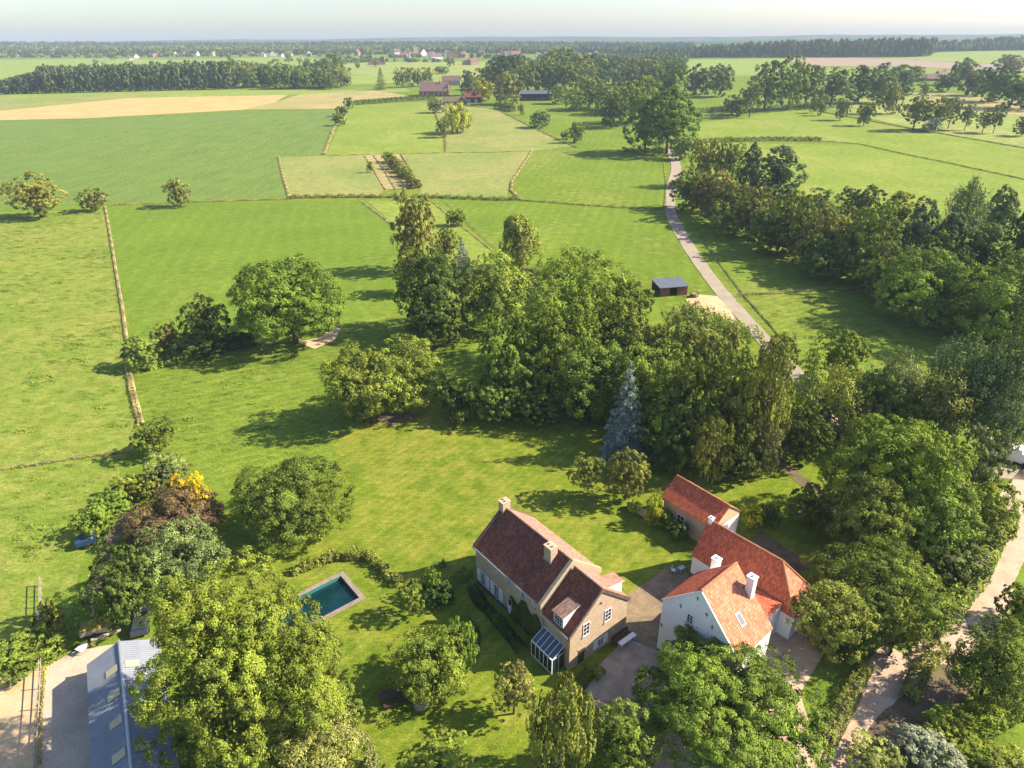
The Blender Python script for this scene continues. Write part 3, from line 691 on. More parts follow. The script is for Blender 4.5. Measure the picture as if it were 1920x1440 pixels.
def tufts(region, n, col, size, seed, name='grass_tufts', label='darker grass tussocks dotted over the pasture'):
    rng = np.random.default_rng(seed); R = [G(*p)[:2] for p in region]; xs = [p[0] for p in R]; ys = [p[1] for p in R]
    def inside(x, y):
        c = False
        for i in range(len(R)):
            a, b = R[i - 1], R[i]
            if (a[1] > y) != (b[1] > y) and x < (b[0] - a[0]) * (y - a[1]) / (b[1] - a[1]) + a[0]: c = not c
        return c
    P = []
    while len(P) < n:
        x, y = rng.uniform(min(xs), max(xs)), rng.uniform(min(ys), max(ys))
        if inside(x, y) and abs(x) < .78 * y + 12 and rng.random() < .12 + .88 * (.5 + .5 * math.sin(x * .13 + 2 * math.sin(y * .06)) * math.sin(y * .10 + math.sin(x * .07))) ** 2: P.append((x, y))
    P = np.array(P); k = 26; ci = np.repeat(np.arange(n), k); r = size * rng.lognormal(-.1, .5, n)[ci]
    d = rng.normal(size=(n * k, 2)); d *= (rng.uniform(0, 1, (n * k, 1)) ** .5) / (np.linalg.norm(d, axis=1, keepdims=True) + 1e-9)
    h = (1 - (d ** 2).sum(1) * .8)
    pp = np.stack([P[ci, 0] + d[:, 0] * r * 2.0, P[ci, 1] + d[:, 1] * r * .8, h * r * .30 * rng.uniform(.4, 1, n * k) + .03], 1)
    no = nrm(np.stack([d[:, 0] * .8 + rng.normal(0, .4, n * k), d[:, 1] * .8 + rng.normal(0, .4, n * k), np.full(n * k, .7)], 1))
    V = quads(pp, no, r * .42, rng); TT = np.clip(rng.normal(.4, .15, n)[ci] + rng.normal(0, .1, n * k), 0, 1)
    o = link(name, np_mesh(name, V.reshape(-1, 3), np.arange(len(V) * 4).reshape(-1, 4), LEAF, TT)); o.color = (*col, 1)
    return tag(o, label, 'grass', None, 'stuff')

# ------------------------------------------------------------------ the big trees, box by box
NEAR = [
 # bottom left
 ('lime', (272, 1046, 640, 1480), 'bright', 'huge bright green lime tree between the metal shed and the pool'),
 ('ash', (470, 1300, 680, 1520), 'pale', 'pale green tree at the foot of the huge lime tree beside the swing frame'),
 ('broad', (250, 968, 420, 1118), 'grey', 'grey green tree just behind the huge lime tree'),
 ('broad', (168, 1020, 292, 1172), 'dark', 'dark shaded tree left of the grey green tree by the field ditch'),
 ('broad', (238, 912, 408, 1022), 'brown', 'bronze brown plum tree beside the golden conifers'),
 ('column', (322, 888, 350, 955), 'gold', 'shorter of the two golden yellow conifers', 'tree', 'golden_conifer'),
 ('column', (351, 882, 393, 970), 'gold', 'taller of the two golden yellow conifers', 'tree', 'golden_conifer'),
 ('bush', (266, 848, 350, 916), 'grey', 'rounded grey green shrub behind the golden conifers'),
 ('bush', (246, 895, 302, 940), 'mid', 'mid green shrub left of the bronze plum tree'),
 ('broad', (249, 784, 326, 852), 'deep', 'small dark tree at the lower end of the straw coloured field boundary'),
 ('bush', (135, 950, 206, 1012), 'bright', 'light green shrub at the lower left end of the hedge line'),
 ('bush', (178, 918, 244, 968), 'bright', 'light green shrub next up the left hedge line'),
 ('bush', (205, 890, 262, 935), 'apple', 'small green shrub at the upper end of the left hedge line'),
 ('bush', (-20, 1185, 105, 1262), 'mid', 'spreading green bush behind the sand paddock'),
 ('bush', (68, 1120, 120, 1195), 'hazel', 'weedy green bush beside the tall pale pole'),
 ('oak', (440, 850, 662, 1022), 'deep', 'round green tree alone on the lawn left of the brick house'),
 ('oak', (606, 652, 748, 796), 'mid', 'left half of the double crowned oak in the middle pasture'),
 ('oak', (668, 632, 836, 772), 'mid', 'right half of the double crowned oak in the middle pasture'),
 ('oak', (430, 482, 652, 648), 'deep', 'massive dark green oak at the edge of the mown meadow'),
 ('broad', (336, 556, 426, 648), 'dark', 'dark tree immediately left of the massive oak'),
 ('broad', (284, 603, 338, 660), 'rust', 'small rusty green tree in the hedge left of the dark tree'),
 ('bush', (226, 630, 300, 692), 'apple', 'light green bush where the straw boundary meets the hedge'),
 ('bush', (330, 632, 425, 668), 'dark', 'low dark bush under the dark tree'),
 ('bush', (418, 622, 470, 655), 'ivy', 'low shaded bush between the dark tree and the massive oak'),
 # middle left edge
 ('broad', (14, 326, 113, 402), 'olive', 'large olive green tree on the far edge of the left pasture'),
 ('broad', (146, 352, 200, 392), 'rust', 'small leaning tree by the corner of the beet crop'),
 ('broad', (309, 335, 358, 383), 'olive', 'lone round tree standing between beet crop and mown meadow'),
 # centre block
 ('grove', (733, 357, 822, 508), 'olive', 'tall olive birch at the back of the central grove'),
 ('bush', (836, 393, 874, 424), 'deep', 'small round bush beside the diagonal field track'),
 ('birch', (924, 403, 1018, 502), 'olive', 'broad feathery birch standing behind the grove by the field track'),
 ('spruce', (846, 446, 888, 512), 'blue', 'small blue grey spruce hidden among the central grove'),
 ('grove', (815, 428, 862, 490), 'hazel', 'small hazel tree next to the small blue spruce'),
 ('lime', (738, 462, 880, 622), 'dark', 'dark tree at the left front of the central grove'),
 ('broad', (735, 470, 800, 545), 'mid', 'lighter crown at the left flank of the central grove'),
 ('grove', (856, 472, 990, 625), 'apple', 'light leafy tree right of the dark grove tree'),
 ('lime', (985, 468, 1205, 690), 'bright', 'biggest bright green tree in the centre of the grove'),
 ('lime', (950, 540, 1110, 740), 'bright', 'bright green tree at the lower left of the biggest grove tree'),
 ('broad', (1110, 520, 1225, 660), 'apple', 'green tree on the right shoulder of the biggest grove tree'),
 ('broad', (960, 500, 1040, 570), 'grey', 'greyish tree peeping out behind the bright grove trees'),
 ('grove', (1140, 590, 1262, 740), 'hazel', 'olive tinged tree behind the blue spruce'),
 ('grove', (1215, 572, 1350, 740), 'olive', 'tall olive tree below the wooden field shelter'),
 ('grove', (1290, 610, 1405, 770), 'olive', 'tall olive tree next to the lane below the sandy yard'),
 ('grove', (1190, 690, 1330, 850), 'deep', 'shaded tree behind the blue spruce on its right'),
 ('weep', (1385, 645, 1482, 860), 'olive', 'tall weeping birch right of the tall olive trees'),
 ('weep', (1300, 780, 1372, 900), 'hazel', 'low weeping birch with a pale stem behind the garden annex'),
 ('weep', (1345, 738, 1412, 862), 'olive', 'middle weeping birch between the two others behind the annex'),
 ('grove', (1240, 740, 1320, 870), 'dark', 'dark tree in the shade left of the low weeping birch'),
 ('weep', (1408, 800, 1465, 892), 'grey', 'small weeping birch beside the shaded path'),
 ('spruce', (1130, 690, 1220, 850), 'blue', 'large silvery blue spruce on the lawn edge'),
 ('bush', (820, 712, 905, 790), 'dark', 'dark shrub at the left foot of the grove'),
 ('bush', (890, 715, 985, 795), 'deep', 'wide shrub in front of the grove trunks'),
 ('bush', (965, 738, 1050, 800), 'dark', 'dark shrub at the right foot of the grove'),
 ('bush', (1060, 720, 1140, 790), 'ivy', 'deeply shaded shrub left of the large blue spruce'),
 ('airy', (1070, 852, 1140, 925), 'olive', 'small garden tree left of the two on the lawn by the annex'),
 ('broad', (1136, 838, 1217, 935), 'olive', 'fuller garden tree right of the two on the lawn by the annex'),
 ('bush', (1210, 928, 1246, 985), 'yellow', 'yellow green shrub at the annex corner'),
 ('bush', (1250, 975, 1292, 1015), 'dark', 'dark shrub under the annex window'),
 ('bush', (1228, 955, 1262, 992), 'mid', 'green shrub between the yellow shrub and the annex wall'),
 ('bush', (1176, 935, 1206, 962), 'yellow', 'low yellow green shrub under the fuller garden tree'),
 ('bush', (1392, 945, 1432, 995), 'yellow', 'yellow green shrub beside the white end wall of the annex'),
 ('bush', (1424, 945, 1462, 990), 'dark', 'dark green shrub behind the yellow shrub at the annex end'),
 # right block
 ('larch', (1478, 620, 1560, 815), 'apple', 'fresh green conifer beside the lane'),
 ('broad', (1538, 614, 1625, 712), 'mid', 'round tree behind the fresh green conifer'),
 ('willow', (1520, 690, 1655, 822), 'olive', 'wide airy tree with leaning stems by the lane'),
 ('pine', (1640, 655, 1730, 780), 'grey', 'grey green pine between the airy tree and the dark pines'),
 ('pine', (1745, 625, 1868, 770), 'pine', 'dark blue green pine at the corner of the lower paddock'),
 ('pine', (1848, 622, 1960, 790), 'pine', 'tall dark pine at the right edge of the picture'),
 ('pine', (1715, 690, 1832, 812), 'olive', 'lighter pine in front of the dark pines'),
 ('pine', (1835, 715, 1935, 850), 'pine', 'low dark pine above the white van'),
 ('lime', (1550, 772, 1800, 1010), 'mid', 'great green tree between the houses and the dirt track'),
 ('lime', (1545, 880, 1700, 1055), 'deep', 'darker lower part tree left below the great green tree'),
 ('broad', (1690, 890, 1830, 1040), 'apple', 'light green tree on the track side of the great green tree'),
 ('grove', (1770, 800, 1880, 960), 'grey', 'grey olive tree beside the white van'),
 ('bush', (1790, 900, 1905, 1020), 'apple', 'broad hedge bush along the inside of the dirt track bend'),
 ('bush', (1740, 1010, 1850, 1100), 'grey', 'silvery bush by the dirt track below the bend'),
 ('oak', (1530, 1005, 1770, 1195), 'mid', 'wide green tree right of the white house'),
 ('broad', (1494, 1086, 1640, 1232), 'apple', 'light green tree close to the white side wall'),
 ('broad', (1640, 1120, 1730, 1235), 'hazel', 'hazel tree beside the fork of the track'),
 ('bush', (1725, 1110, 1800, 1190), 'grey', 'grey shrub in the fork between track and drive'),
 ('open', (1186, 1165, 1545, 1450), 'mid', 'large spreading tree with a bare trunk in front of the white house'),
 ('lime', (1100, 1306, 1242, 1470), 'mid', 'dense green tree at the bottom edge beside the paved yard'),
 ('willow', (988, 1275, 1112, 1470), 'olive', 'pale feathery willow at the bottom edge near the hedge'),
 ('airy', (920, 1238, 1005, 1338), 'pale', 'small open garden tree in front of the glass porch'),
 ('grove', (728, 1166, 880, 1318), 'bright', 'bushy bright tree over the wooden garden seat'),
 ('bush', (838, 1160, 892, 1262), 'bright', 'tall yellowish shrub leaning on the bushy bright tree'),
 ('airy', (743, 1086, 800, 1150), 'bright', 'left of two small fruit trees below the pool hedge'),
 ('airy', (790, 1062, 828, 1112), 'bright', 'right of two small fruit trees below the pool hedge'),
 ('bush', (790, 1082, 856, 1140), 'ivy', 'dark bush behind the two small fruit trees'),
 ('grove', (764, 1368, 892, 1490), 'apple', 'round tree cut by the bottom edge left of the willow'),
 ('bush', (598, 1285, 680, 1380), 'hazel', 'hazel bush at the right foot of the huge lime tree'),
 ('bush', (684, 1408, 716, 1445), 'grey', 'little grey bush beside the swing frame'),
 ('broad', (1792, 1152, 1940, 1330), 'deep', 'dark green tree right of the lower drive'),
 ('bush', (1590, 1370, 1700, 1470), 'pale', 'pale bush at the bottom edge right of the drive'),
 ('bush', (1680, 1352, 1800, 1460), 'silver', 'silvery white leaved shrub at the bottom right'),
 ('bush', (1735, 1325, 1850, 1420), 'mid', 'green shrub behind the silvery white shrub'),
 ('bush', (1840, 1395, 1960, 1490), 'apple', 'green shrub in the bottom right corner'),
 ('bush', (1875, 1090, 1960, 1180), 'mid', 'green bush outside the bend of the dirt track'),
 # hedgerow wood on the right
 ('belt', (1292, 262, 1352, 350), 'olive', 'olive tree at the head of the right hand tree belt beside the lane'),
 ('belt', (1338, 258, 1400, 350), 'hazel', 'taller tree second in the belt beside the lane'),
 ('bush', (1255, 250, 1305, 300), 'fargreen', 'bush where the lane leaves the poplars'),
 ('conif', (1384, 268, 1436, 368), 'pine', 'narrow dark cypress in the tree belt'),
 ('conif', (1412, 275, 1508, 382), 'pine', 'broad dark cypress in the tree belt'),
 ('belt', (1280, 330, 1345, 400), 'dark', 'dark tree overhanging the lane bend'),
 ('belt', (1318, 345, 1400, 425), 'rust', 'brownish tree above the lane bend'),
 ('belt', (1382, 352, 1462, 450), 'rust', 'brown tinged tree second along the paddock edge'),
 ('belt', (1440, 362, 1532, 480), 'hazel', 'green hawthorn third along the paddock edge'),
 ('belt', (1505, 388, 1600, 505), 'rust', 'brown topped tree fourth along the paddock edge'),
 ('belt', (1568, 385, 1682, 530), 'mid', 'rounded green tree standing highest along the paddock edge'),
 ('belt', (1620, 455, 1712, 560), 'hazel', 'tree below the rounded green tree at the paddock corner'),
 ('conif', (1640, 360, 1722, 470), 'olive', 'olive crown behind the paddock edge trees'),
 ('conif', (1690, 372, 1760, 500), 'pine', 'left dark conifer of the conifer stand'),
 ('conif', (1738, 400, 1820, 520), 'pine', 'second dark conifer of the conifer stand'),
 ('pine', (1778, 336, 1848, 450), 'pine', 'highest conifer standing at the back of the stand'),
 ('conif', (1800, 420, 1890, 530), 'dark', 'broad dark conifer at the front of the stand'),
 ('conif', (1842, 350, 1905, 460), 'pine', 'spiky conifer near the right edge of the stand'),
 ('conif', (1880, 390, 1960, 520), 'dark', 'dark conifer cut by the right edge of the picture'),
 ('belt', (1490, 355, 1580, 430), 'grey', 'grey green bushy tree on the meadow side of the belt'),
 ('belt', (1570, 350, 1660, 420), 'dark', 'dark scrubby tree on the meadow side of the belt'),
 ('belt', (1645, 470, 1830, 650), 'mid', 'wide green tree at the upper end of the lower paddock'),
 ('belt', (1770, 500, 1960, 690), 'deep', 'wide dark green tree at the right end of the lower paddock'),
 ('belt', (1870, 470, 1960, 560), 'apple', 'lighter green tree between the conifers and the wide dark tree'),
 ('belt', (1030, 640, 1180, 790), 'deep', 'dark lower tree under the biggest grove tree'),
 ('grove', (1150, 640, 1290, 800), 'mid', 'mid green tree directly behind the blue spruce'),
 ('grove', (1240, 650, 1350, 850), 'deep', 'deep green tree between the two tall olive trees'),
 ('grove', (1320, 660, 1430, 850), 'mid', 'mid green tree behind the middle weeping birch'),
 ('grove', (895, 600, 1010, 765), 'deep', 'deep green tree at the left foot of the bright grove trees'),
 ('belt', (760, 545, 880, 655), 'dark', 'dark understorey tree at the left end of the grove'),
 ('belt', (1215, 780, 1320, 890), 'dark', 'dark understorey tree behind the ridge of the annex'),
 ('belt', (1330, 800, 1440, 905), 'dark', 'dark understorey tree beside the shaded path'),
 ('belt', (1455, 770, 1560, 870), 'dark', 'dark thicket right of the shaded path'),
 ('belt', (1590, 690, 1710, 830), 'deep', 'deep green tree filling the gap beside the airy tree'),
 ('belt', (1650, 740, 1790, 850), 'mid', 'mid green tree in front of the lighter pine'),
 ('pine', (1800, 650, 1900, 800), 'pine', 'dark pine standing between the corner pine and the right edge'),
 ('grove', (1420, 625, 1500, 740), 'hazel', 'hazel green tree overhanging the lower lane'),
 ('grove', (1110, 560, 1220, 700), 'hazel', 'hazel green tree between the biggest grove tree and the shelter'),
 ('belt', (1480, 905, 1560, 990), 'deep', 'deep green bushy tree at the end of the shaded path'),
 ('belt', (1490, 440, 1590, 540), 'deep', 'deep green tree at the foot of the belt by the paddock fence'),
 ('belt', (1400, 400, 1500, 505), 'dark', 'dark tree low in the belt along the upper paddock'),
 ('belt', (1330, 375, 1420, 450), 'hazel', 'low hazel tree at the upper end of the paddock edge'),
 ('belt', (1590, 480, 1690, 580), 'mid', 'mid green tree where the paddock fence meets the belt'),
 ('belt', (1700, 440, 1810, 560), 'dark', 'dark tree below the conifer stand'),
 ('belt', (1560, 395, 1660, 500), 'rust', 'brownish tree behind the rounded green tree'),
]
def belt_line(x): return np.interp(x, [1275, 1387, 1537, 1642, 1650, 1762, 1860, 1960], [390, 440, 519, 541, 545, 620, 642, 650]) + 6
ORD = ['first', 'second', 'third', 'fourth', 'fifth', 'sixth', 'seventh', 'eighth', 'ninth', 'tenth', 'eleventh', 'twelfth']
for i in range(10):
    x = 1300 + i * 37; s = 36 + 8 * hash01('bf', i); yb = np.interp(x, [1275, 1387, 1537, 1642], [384, 432, 508, 535])
    NEAR.append(('belt', (x - s, yb - 78 - 16 * hash01('bh', i), x + s, yb), ['hazel', 'rust', 'deep', 'mid', 'hazel'][i % 5], ORD[i] + ' low tree from the lane along the shaded edge of the upper paddock', 'tree', None, 'low trees along the upper paddock'))
for i in range(6):
    x = 1690 + i * 48; s = 52; yb = np.interp(x, [1650, 1762, 1860, 1960], [548, 606, 632, 644])
    NEAR.append(('belt', (x - s, yb - 105, x + s, yb), ['deep', 'mid', 'hazel'][i % 3], ORD[i] + ' low tree from the fence along the shaded edge of the lower paddock', 'tree', None, 'low trees along the lower paddock'))
for r_ in NEAR:
    k_, (a_, b_, c_x, d_), *rest = r_
    xc_ = (a_ + c_x) / 2
    if k_ == 'belt' and xc_ > 1270 and b_ < 520: d_ = min(d_, belt_line(xc_)); b_ = min(b_, d_ - .62 * (c_x - a_))
    tree(k_, (a_, b_, c_x, d_), *rest)
# ------------------------------------------------------------------ middle distance trees
MID = [
 ('poplar', (1176, 190, 1250, 282), 'fargreen', 'rounded poplar left of the tallest one beside the lane'),
 ('poplar', (1205, 178, 1306, 284), 'deep', 'tallest dense poplar beside the lane'),
 ('belt', (1162, 150, 1240, 232), 'mid', 'green tree behind the rounded poplar'),
 ('belt', (1215, 130, 1285, 205), 'fargreen', 'tree rising behind the tallest poplar'),
 ('belt', (1130, 180, 1175, 240), 'dark', 'dark tree left of the rounded poplar'),
 ('belt', (1085, 150, 1140, 205), 'fargreen', 'broad tree at the meadow end beyond the farm'),
 ('belt', (1060, 170, 1100, 208), 'mid', 'lower tree at the meadow end beyond the farm'),
 ('belt', (1120, 165, 1180, 215), 'mid', 'middle tree of the clump left of the poplars'),
 ('belt', (1030, 160, 1066, 195), 'apple', 'pale round tree beside the black barn'),
 ('belt', (926, 140, 978, 196), 'olive', 'round tree left of the black barn'),
 ('belt', (888, 150, 930, 190), 'yellow', 'yellowish round tree in front of the red barns'),
 ('belt', (890, 127, 934, 168), 'mid', 'green round tree behind the yellowish one'),
 ('conif', (862, 136, 892, 178), 'dark', 'dark purple green tree beside the farmhouse'),
 ('willow', (832, 196, 882, 246), 'yellow', 'yellow green willow on the meadow boundary'),
 ('belt', (818, 222, 842, 258), 'hazel', 'small tree left below the yellow green willow'),
 ('belt', (804, 188, 832, 212), 'grey', 'grey green tree behind the yellow green willow'),
 ('belt', (994, 210, 1030, 240), 'fargreen', 'round thorn tree on the diagonal fence'),
 ('belt', (1070, 232, 1094, 268), 'fargreen', 'upright thorn tree lowest on the diagonal fence'),
 ('belt', (972, 194, 984, 216), 'hazel', 'thin little tree highest on the diagonal fence'),
 ('bush', (1052, 245, 1072, 262), 'deep', 'bush beside the upright thorn tree'),
 ('bush', (624, 214, 646, 236), 'deep', 'lower round bush by the corner of the beet crop'),
 ('bush', (630, 200, 650, 218), 'deep', 'middle round bush by the corner of the beet crop'),
 ('bush', (646, 184, 662, 204), 'deep', 'upper round bush by the end of the clipped hedge'),
 ('larch', (704, 130, 724, 166), 'deep', 'single upright tree left of the row of seven trees'),
 ('bush', (814, 126, 840, 138), 'dark', 'low round thicket on the far meadow'),
 ('bush', (1358, 180, 1400, 216), 'fargreen', 'thick bush in front of the tree belt beyond the yellow meadow'),
 ('belt', (1290, 125, 1335, 178), 'dark', 'first tree of the belt beyond the yellow meadow'),
 ('belt', (1325, 125, 1372, 182), 'fargreen', 'second tree of the belt beyond the yellow meadow'),
 ('airy', (1392, 150, 1430, 206), 'grey', 'grey leaved tree standing in front of the belt'),
 ('poplar', (1410, 122, 1470, 204), 'fargreen', 'tall broad tree in the middle of the belt'),
 ('poplar', (1462, 112, 1510, 202), 'mid', 'tallest tree in the middle of the belt'),
 ('poplar', (1492, 128, 1540, 200), 'grey', 'greyish tree right of the tallest one in the belt'),
 ('poplar', (1530, 132, 1598, 196), 'fargreen', 'dense round tree in the right half of the belt'),
 ('poplar', (1592, 128, 1640, 190), 'dark', 'dark tree right of the dense round one'),
 ('poplar', (1625, 124, 1680, 190), 'fargreen', 'tree with high crown towards the right end of the belt'),
 ('poplar', (1668, 125, 1728, 165), 'fargreen', 'last broad tree at the right end of the belt'),
 ('belt', (1652, 160, 1692, 214), 'hazel', 'tall tree standing forward of the right end of the belt'),
 ('belt', (1690, 160, 1712, 180), 'dark', 'small dark tree behind the tall forward tree'),
 ('belt', (1724, 156, 1746, 178), 'fargreen', 'small tree before the far brown barn'),
 ('belt', (1756, 140, 1790, 172), 'dark', 'dark tree right of the far brown barn'),
 ('belt', (1788, 113, 1830, 160), 'fargreen', 'high tree above the far brown barn'),
 ('belt', (1872, 105, 1920, 135), 'grey', 'greyish tree on the horizon field at the right edge'),
 ('belt', (1800, 135, 1850, 180), 'dark', 'dark tree at the left end of the right edge wood'),
 ('belt', (1840, 130, 1900, 192), 'dark', 'dark blue green tree in the right edge wood'),
 ('belt', (1875, 140, 1960, 205), 'dark', 'massive dark tree in the right edge wood'),
 # orchard
 ('broad', (1518, 190, 1534, 210), 'fargreen', 'tiny tree at the left end of the orchard fence'),
 ('broad', (1532, 186, 1550, 214), 'fargreen', 'second small tree at the left end of the orchard fence'),
 ('broad', (1566, 188, 1592, 222), 'fargreen', 'round little tree on the orchard fence'),
 ('broad', (1610, 195, 1638, 232), 'deep', 'dark little tree on the orchard fence'),
 ('airy', (1698, 182, 1745, 232), 'fargreen', 'left tree of the orchard clump'),
 ('airy', (1735, 184, 1790, 232), 'hazel', 'middle tree of the orchard clump'),
 ('airy', (1770, 186, 1803, 230), 'grey', 'right tree of the orchard clump'),
 ('bush', (1734, 222, 1762, 248), 'silver', 'whitish round bush in the orchard'),
 ('airy', (1805, 198, 1828, 235), 'grey', 'single tree right of the orchard clump'),
 ('airy', (1836, 206, 1862, 240), 'grey', 'left one of the right hand orchard pair'),
 ('airy', (1860, 200, 1882, 240), 'fargreen', 'right one of the right hand orchard pair'),
 ('broad', (1906, 222, 1935, 252), 'deep', 'orchard tree cut by the right picture edge'),
]
for r_ in MID:
    k_, (a_, b_, c_x, d_), *rest = r_; e_ = .09 * (c_x - a_)
    tree(k_, (a_ - e_, b_ - .09 * (d_ - b_), c_x + e_, d_), *rest)
# row of seven tall trees behind the farmhouse, and the line of nursery saplings
for i in range(7):
    x = 744 + i * 10.2; tree('poplar', (x - 8, 126, x + 8, 163 - i * .5), 'mid', 'tall narrow tree in the row of seven behind the brown roofed farmhouse', group='row of tall trees behind the farmhouse')
for i in range(22):
    f = i / 21; x = 722 + f * 52 + hash01('n', i) * 6; y = 296 + f * 50; s = 6 + hash01(i, 'q') * 7
    tree('bush', (x - s, y - s, x + s, y + s * .7), 'mid' if i % 3 else 'rust', 'small bush in the planted rows of the nursery bed', 'shrub', 'nursery_bush', 'bushes planted in the nursery bed')
for i in range(12):
    f = i / 11; x = 738 + f * 46 + hash01('m', i) * 5; y = 298 + f * 50; s = 4.5 + hash01(i, 'v') * 4
    tree('bush', (x - s, y - s, x + s, y + s * .7), 'rust', 'small bush in the planted rows of the nursery bed', 'shrub', 'nursery_bush', 'bushes planted in the nursery bed')
tree('bush', (686, 302, 700, 324), 'mid', 'single round bush at the left side of the nursery bed', 'shrub', 'nursery_bush')
# conifer plantation on the left: front rows tree by tree
rng0 = random.Random(4)
for row in range(3):
    for i in range(44):
        x = -6 + i * 10.4 + rng0.uniform(-2.5, 2.5) + row * 3
        top = (146 if x < 40 else 130) - (max(0, x - 60) * .032) + rng0.uniform(-3, 4) - row * 3
        base = 176 - (x / 450) * 11 - row * 3
        if x < 75: top = max(top, 146 - (x - 20) * .25)
        if x > 440: continue
        sp_ = tree('conif', (x - 10.5, top, x + 10.5, base), 'pine', 'dark narrow conifer in the dense plantation beyond the wheat', 'tree', 'conifer_tree', 'conifers in the plantation')
for i in range(30):
    x = 425 + (i % 15) * 14.5 + rng0.uniform(-4, 4); b = 165 - (i // 15) * 10 + rng0.uniform(-3, 2); s = rng0.uniform(13, 22)
    tree('belt', (x - s, b - s * 2.1 - (4 if i < 6 else 0), x + s, b), ['fargreen', 'dark', 'mid', 'fargreen'][i % 4], 'rounded tree in the mixed wood at the end of the conifer plantation', 'tree', 'broadleaf_tree', 'trees in the mixed wood beside the plantation')
for i in range(14):     # grove behind the farm
    x = 935 + (i % 7) * 26 + rng0.uniform(-6, 6); b = 172 - (i // 7) * 14 + rng0.uniform(-4, 3); s = rng0.uniform(20, 30)
    tree('belt', (x - s * 1.15, b - s * 2.2, x + s * 1.15, b), ['fargreen', 'dark', 'mid'][i % 3], 'tall rounded tree in the grove behind the black barn', 'tree', 'broadleaf_tree', 'trees in the grove behind the black barn')
for i in range(16):     # grove right of it up to the poplars
    x = 1100 + (i % 8) * 24 + rng0.uniform(-6, 6); b = 158 - (i // 8) * 12 + rng0.uniform(-4, 3); s = rng0.uniform(16, 26)
    tree('belt', (x - s, b - s * 1.9, x + s, b), ['fargreen', 'dark', 'grey'][i % 3], 'rounded tree in the grove behind the lane poplars', 'tree', 'broadleaf_tree', 'trees in the grove behind the lane poplars')
for i, (x, b, s) in enumerate([(607, 150, 11), (628, 138, 20), (640, 158, 12), (618, 165, 14), (650, 160, 10), (655, 134, 4), (592, 122, 5), (670, 128, 6), (575, 118, 4), (365, 122, 5), (430, 112, 5), (540, 112, 7), (180, 122, 6), (210, 112, 8), (705, 124, 7), (845, 124, 9)]):
    tree('broad', (x - s, b - s * 2, x + s, b), 'fargreen', ['lone tree scattered on the far left meadows'][0], 'tree', 'broadleaf_tree', 'trees scattered over the far meadows')

# ------------------------------------------------------------------ far woods (each one mass) and hills
def wood(base, top, rows, col, label, gap=0.0, wpx=13, seed=1, leafn=150, depth=26):
    """canopy of many small crowns along a pixel base line; top: silhouette height in px"""
    rng = np.random.default_rng(seed); VV = []; TT = []
    protos = []
    for k in range(4):
        V, t, _ = crown_broad(900 + k, asp=1.0, cb=.05, n_lobe=9, n_clump=30, n_leaf=leafn, rc=.25, leaf=.42, fill=.2); V[:, :, 2] /= np.percentile(V[:, :, 2], 98); protos.append((V, t))
    xs = [p[0] for p in base]
    for r in range(rows):
        x = xs[0]
        while x < xs[-1]:
            yb = np.interp(x, xs, [p[1] for p in base]); tp = np.interp(x, [p[0] for p in top], [p[1] for p in top])
            g = G(x, yb); g = g * 1.0; rr = r * depth * rng.uniform(.8, 1.2); dirn = g[:2] / np.linalg.norm(g[:2]); q = g[:2] + dirn * rr
            sc = np.linalg.norm(g[:2]) / FPX * .86; H_ = max(3, (yb - tp) * sc * .9) * rng.uniform(.72, 1.05); hw = wpx / 2 * sc * rng.uniform(.75, 1.35)
            V, t = protos[rng.integers(4)]; a = rng.uniform(0, 6.28); R = np.array([[math.cos(a), math.sin(a), 0], [-math.sin(a), math.cos(a), 0], [0, 0, 1]])
            VV.append((V @ R) * np.array([hw, hw, H_]) + np.array([q[0], q[1], T(q[1])])); TT.append(np.clip(t + rng.normal(0, .2), 0, 1))
            x += wpx * rng.uniform(.5, .9)
            while rng.random() < gap: x += wpx * .8
    V = np.concatenate(VV); o = link('far_wood', np_mesh('far_wood', V.reshape(-1, 3), np.arange(len(V) * 4).reshape(-1, 4), LEAF, np.concatenate(TT)))
    o.color = (*COLS[col], 1); return tag(o, label, 'wood', None, 'stuff')
wood([(1110, 118), (1250, 124), (1280, 116)], [(1110, 102), (1280, 100)], 3, 'fargreen', 'wood behind the grove at the end of the lane', seed=2, wpx=15)
wood([(1230, 112), (1330, 108), (1470, 108), (1740, 106), (1748, 100)], [(1230, 92), (1330, 84), (1480, 78), (1560, 76), (1700, 75), (1748, 76)], 4, 'dark', 'long dark forest edge beyond the ploughed field', seed=3, wpx=15)
wood([(1745, 98), (1850, 95), (2000, 93)], [(1745, 80), (2000, 68)], 4, 'dark', 'forest on the right horizon', seed=4, wpx=14)
wood([(1090, 100), (1260, 104)], [(1090, 86), (1260, 86)], 3, 'fargreen', 'low wood left of the long forest edge', seed=5, wpx=12)
wood([(1110, 132), (1150, 136), (1250, 142)], [(1110, 116), (1250, 116)], 3, 'fargreen', 'wooded ground between village and lane poplars', seed=15, wpx=18)
wood([(-60, 103), (150, 101), (330, 100)], [(-60, 93), (330, 90)], 3, 'fargreen', 'tree belt round the hamlet on the left horizon', seed=6, wpx=12)
wood([(330, 100), (560, 99), (700, 99)], [(330, 90), (700, 88)], 3, 'hazel', 'tree belt between the hamlet and the village', seed=7, wpx=12)
wood([(680, 103), (800, 99), (960, 100), (1060, 102)], [(680, 92), (800, 87), (960, 86), (1060, 90)], 3, 'fargreen', 'garden trees round the village', seed=8, wpx=13)
wood([(700, 93), (960, 93), (1080, 94)], [(700, 83), (900, 80), (1060, 82)], 4, 'fargreen', 'wooded rise behind the church', seed=9, wpx=13)
wood([(-60, 96), (300, 94), (700, 93)], [(-60, 86), (300, 86), (700, 84)], 3, 'fargreen', 'wooded rise behind the left hamlet', seed=10, wpx=13)
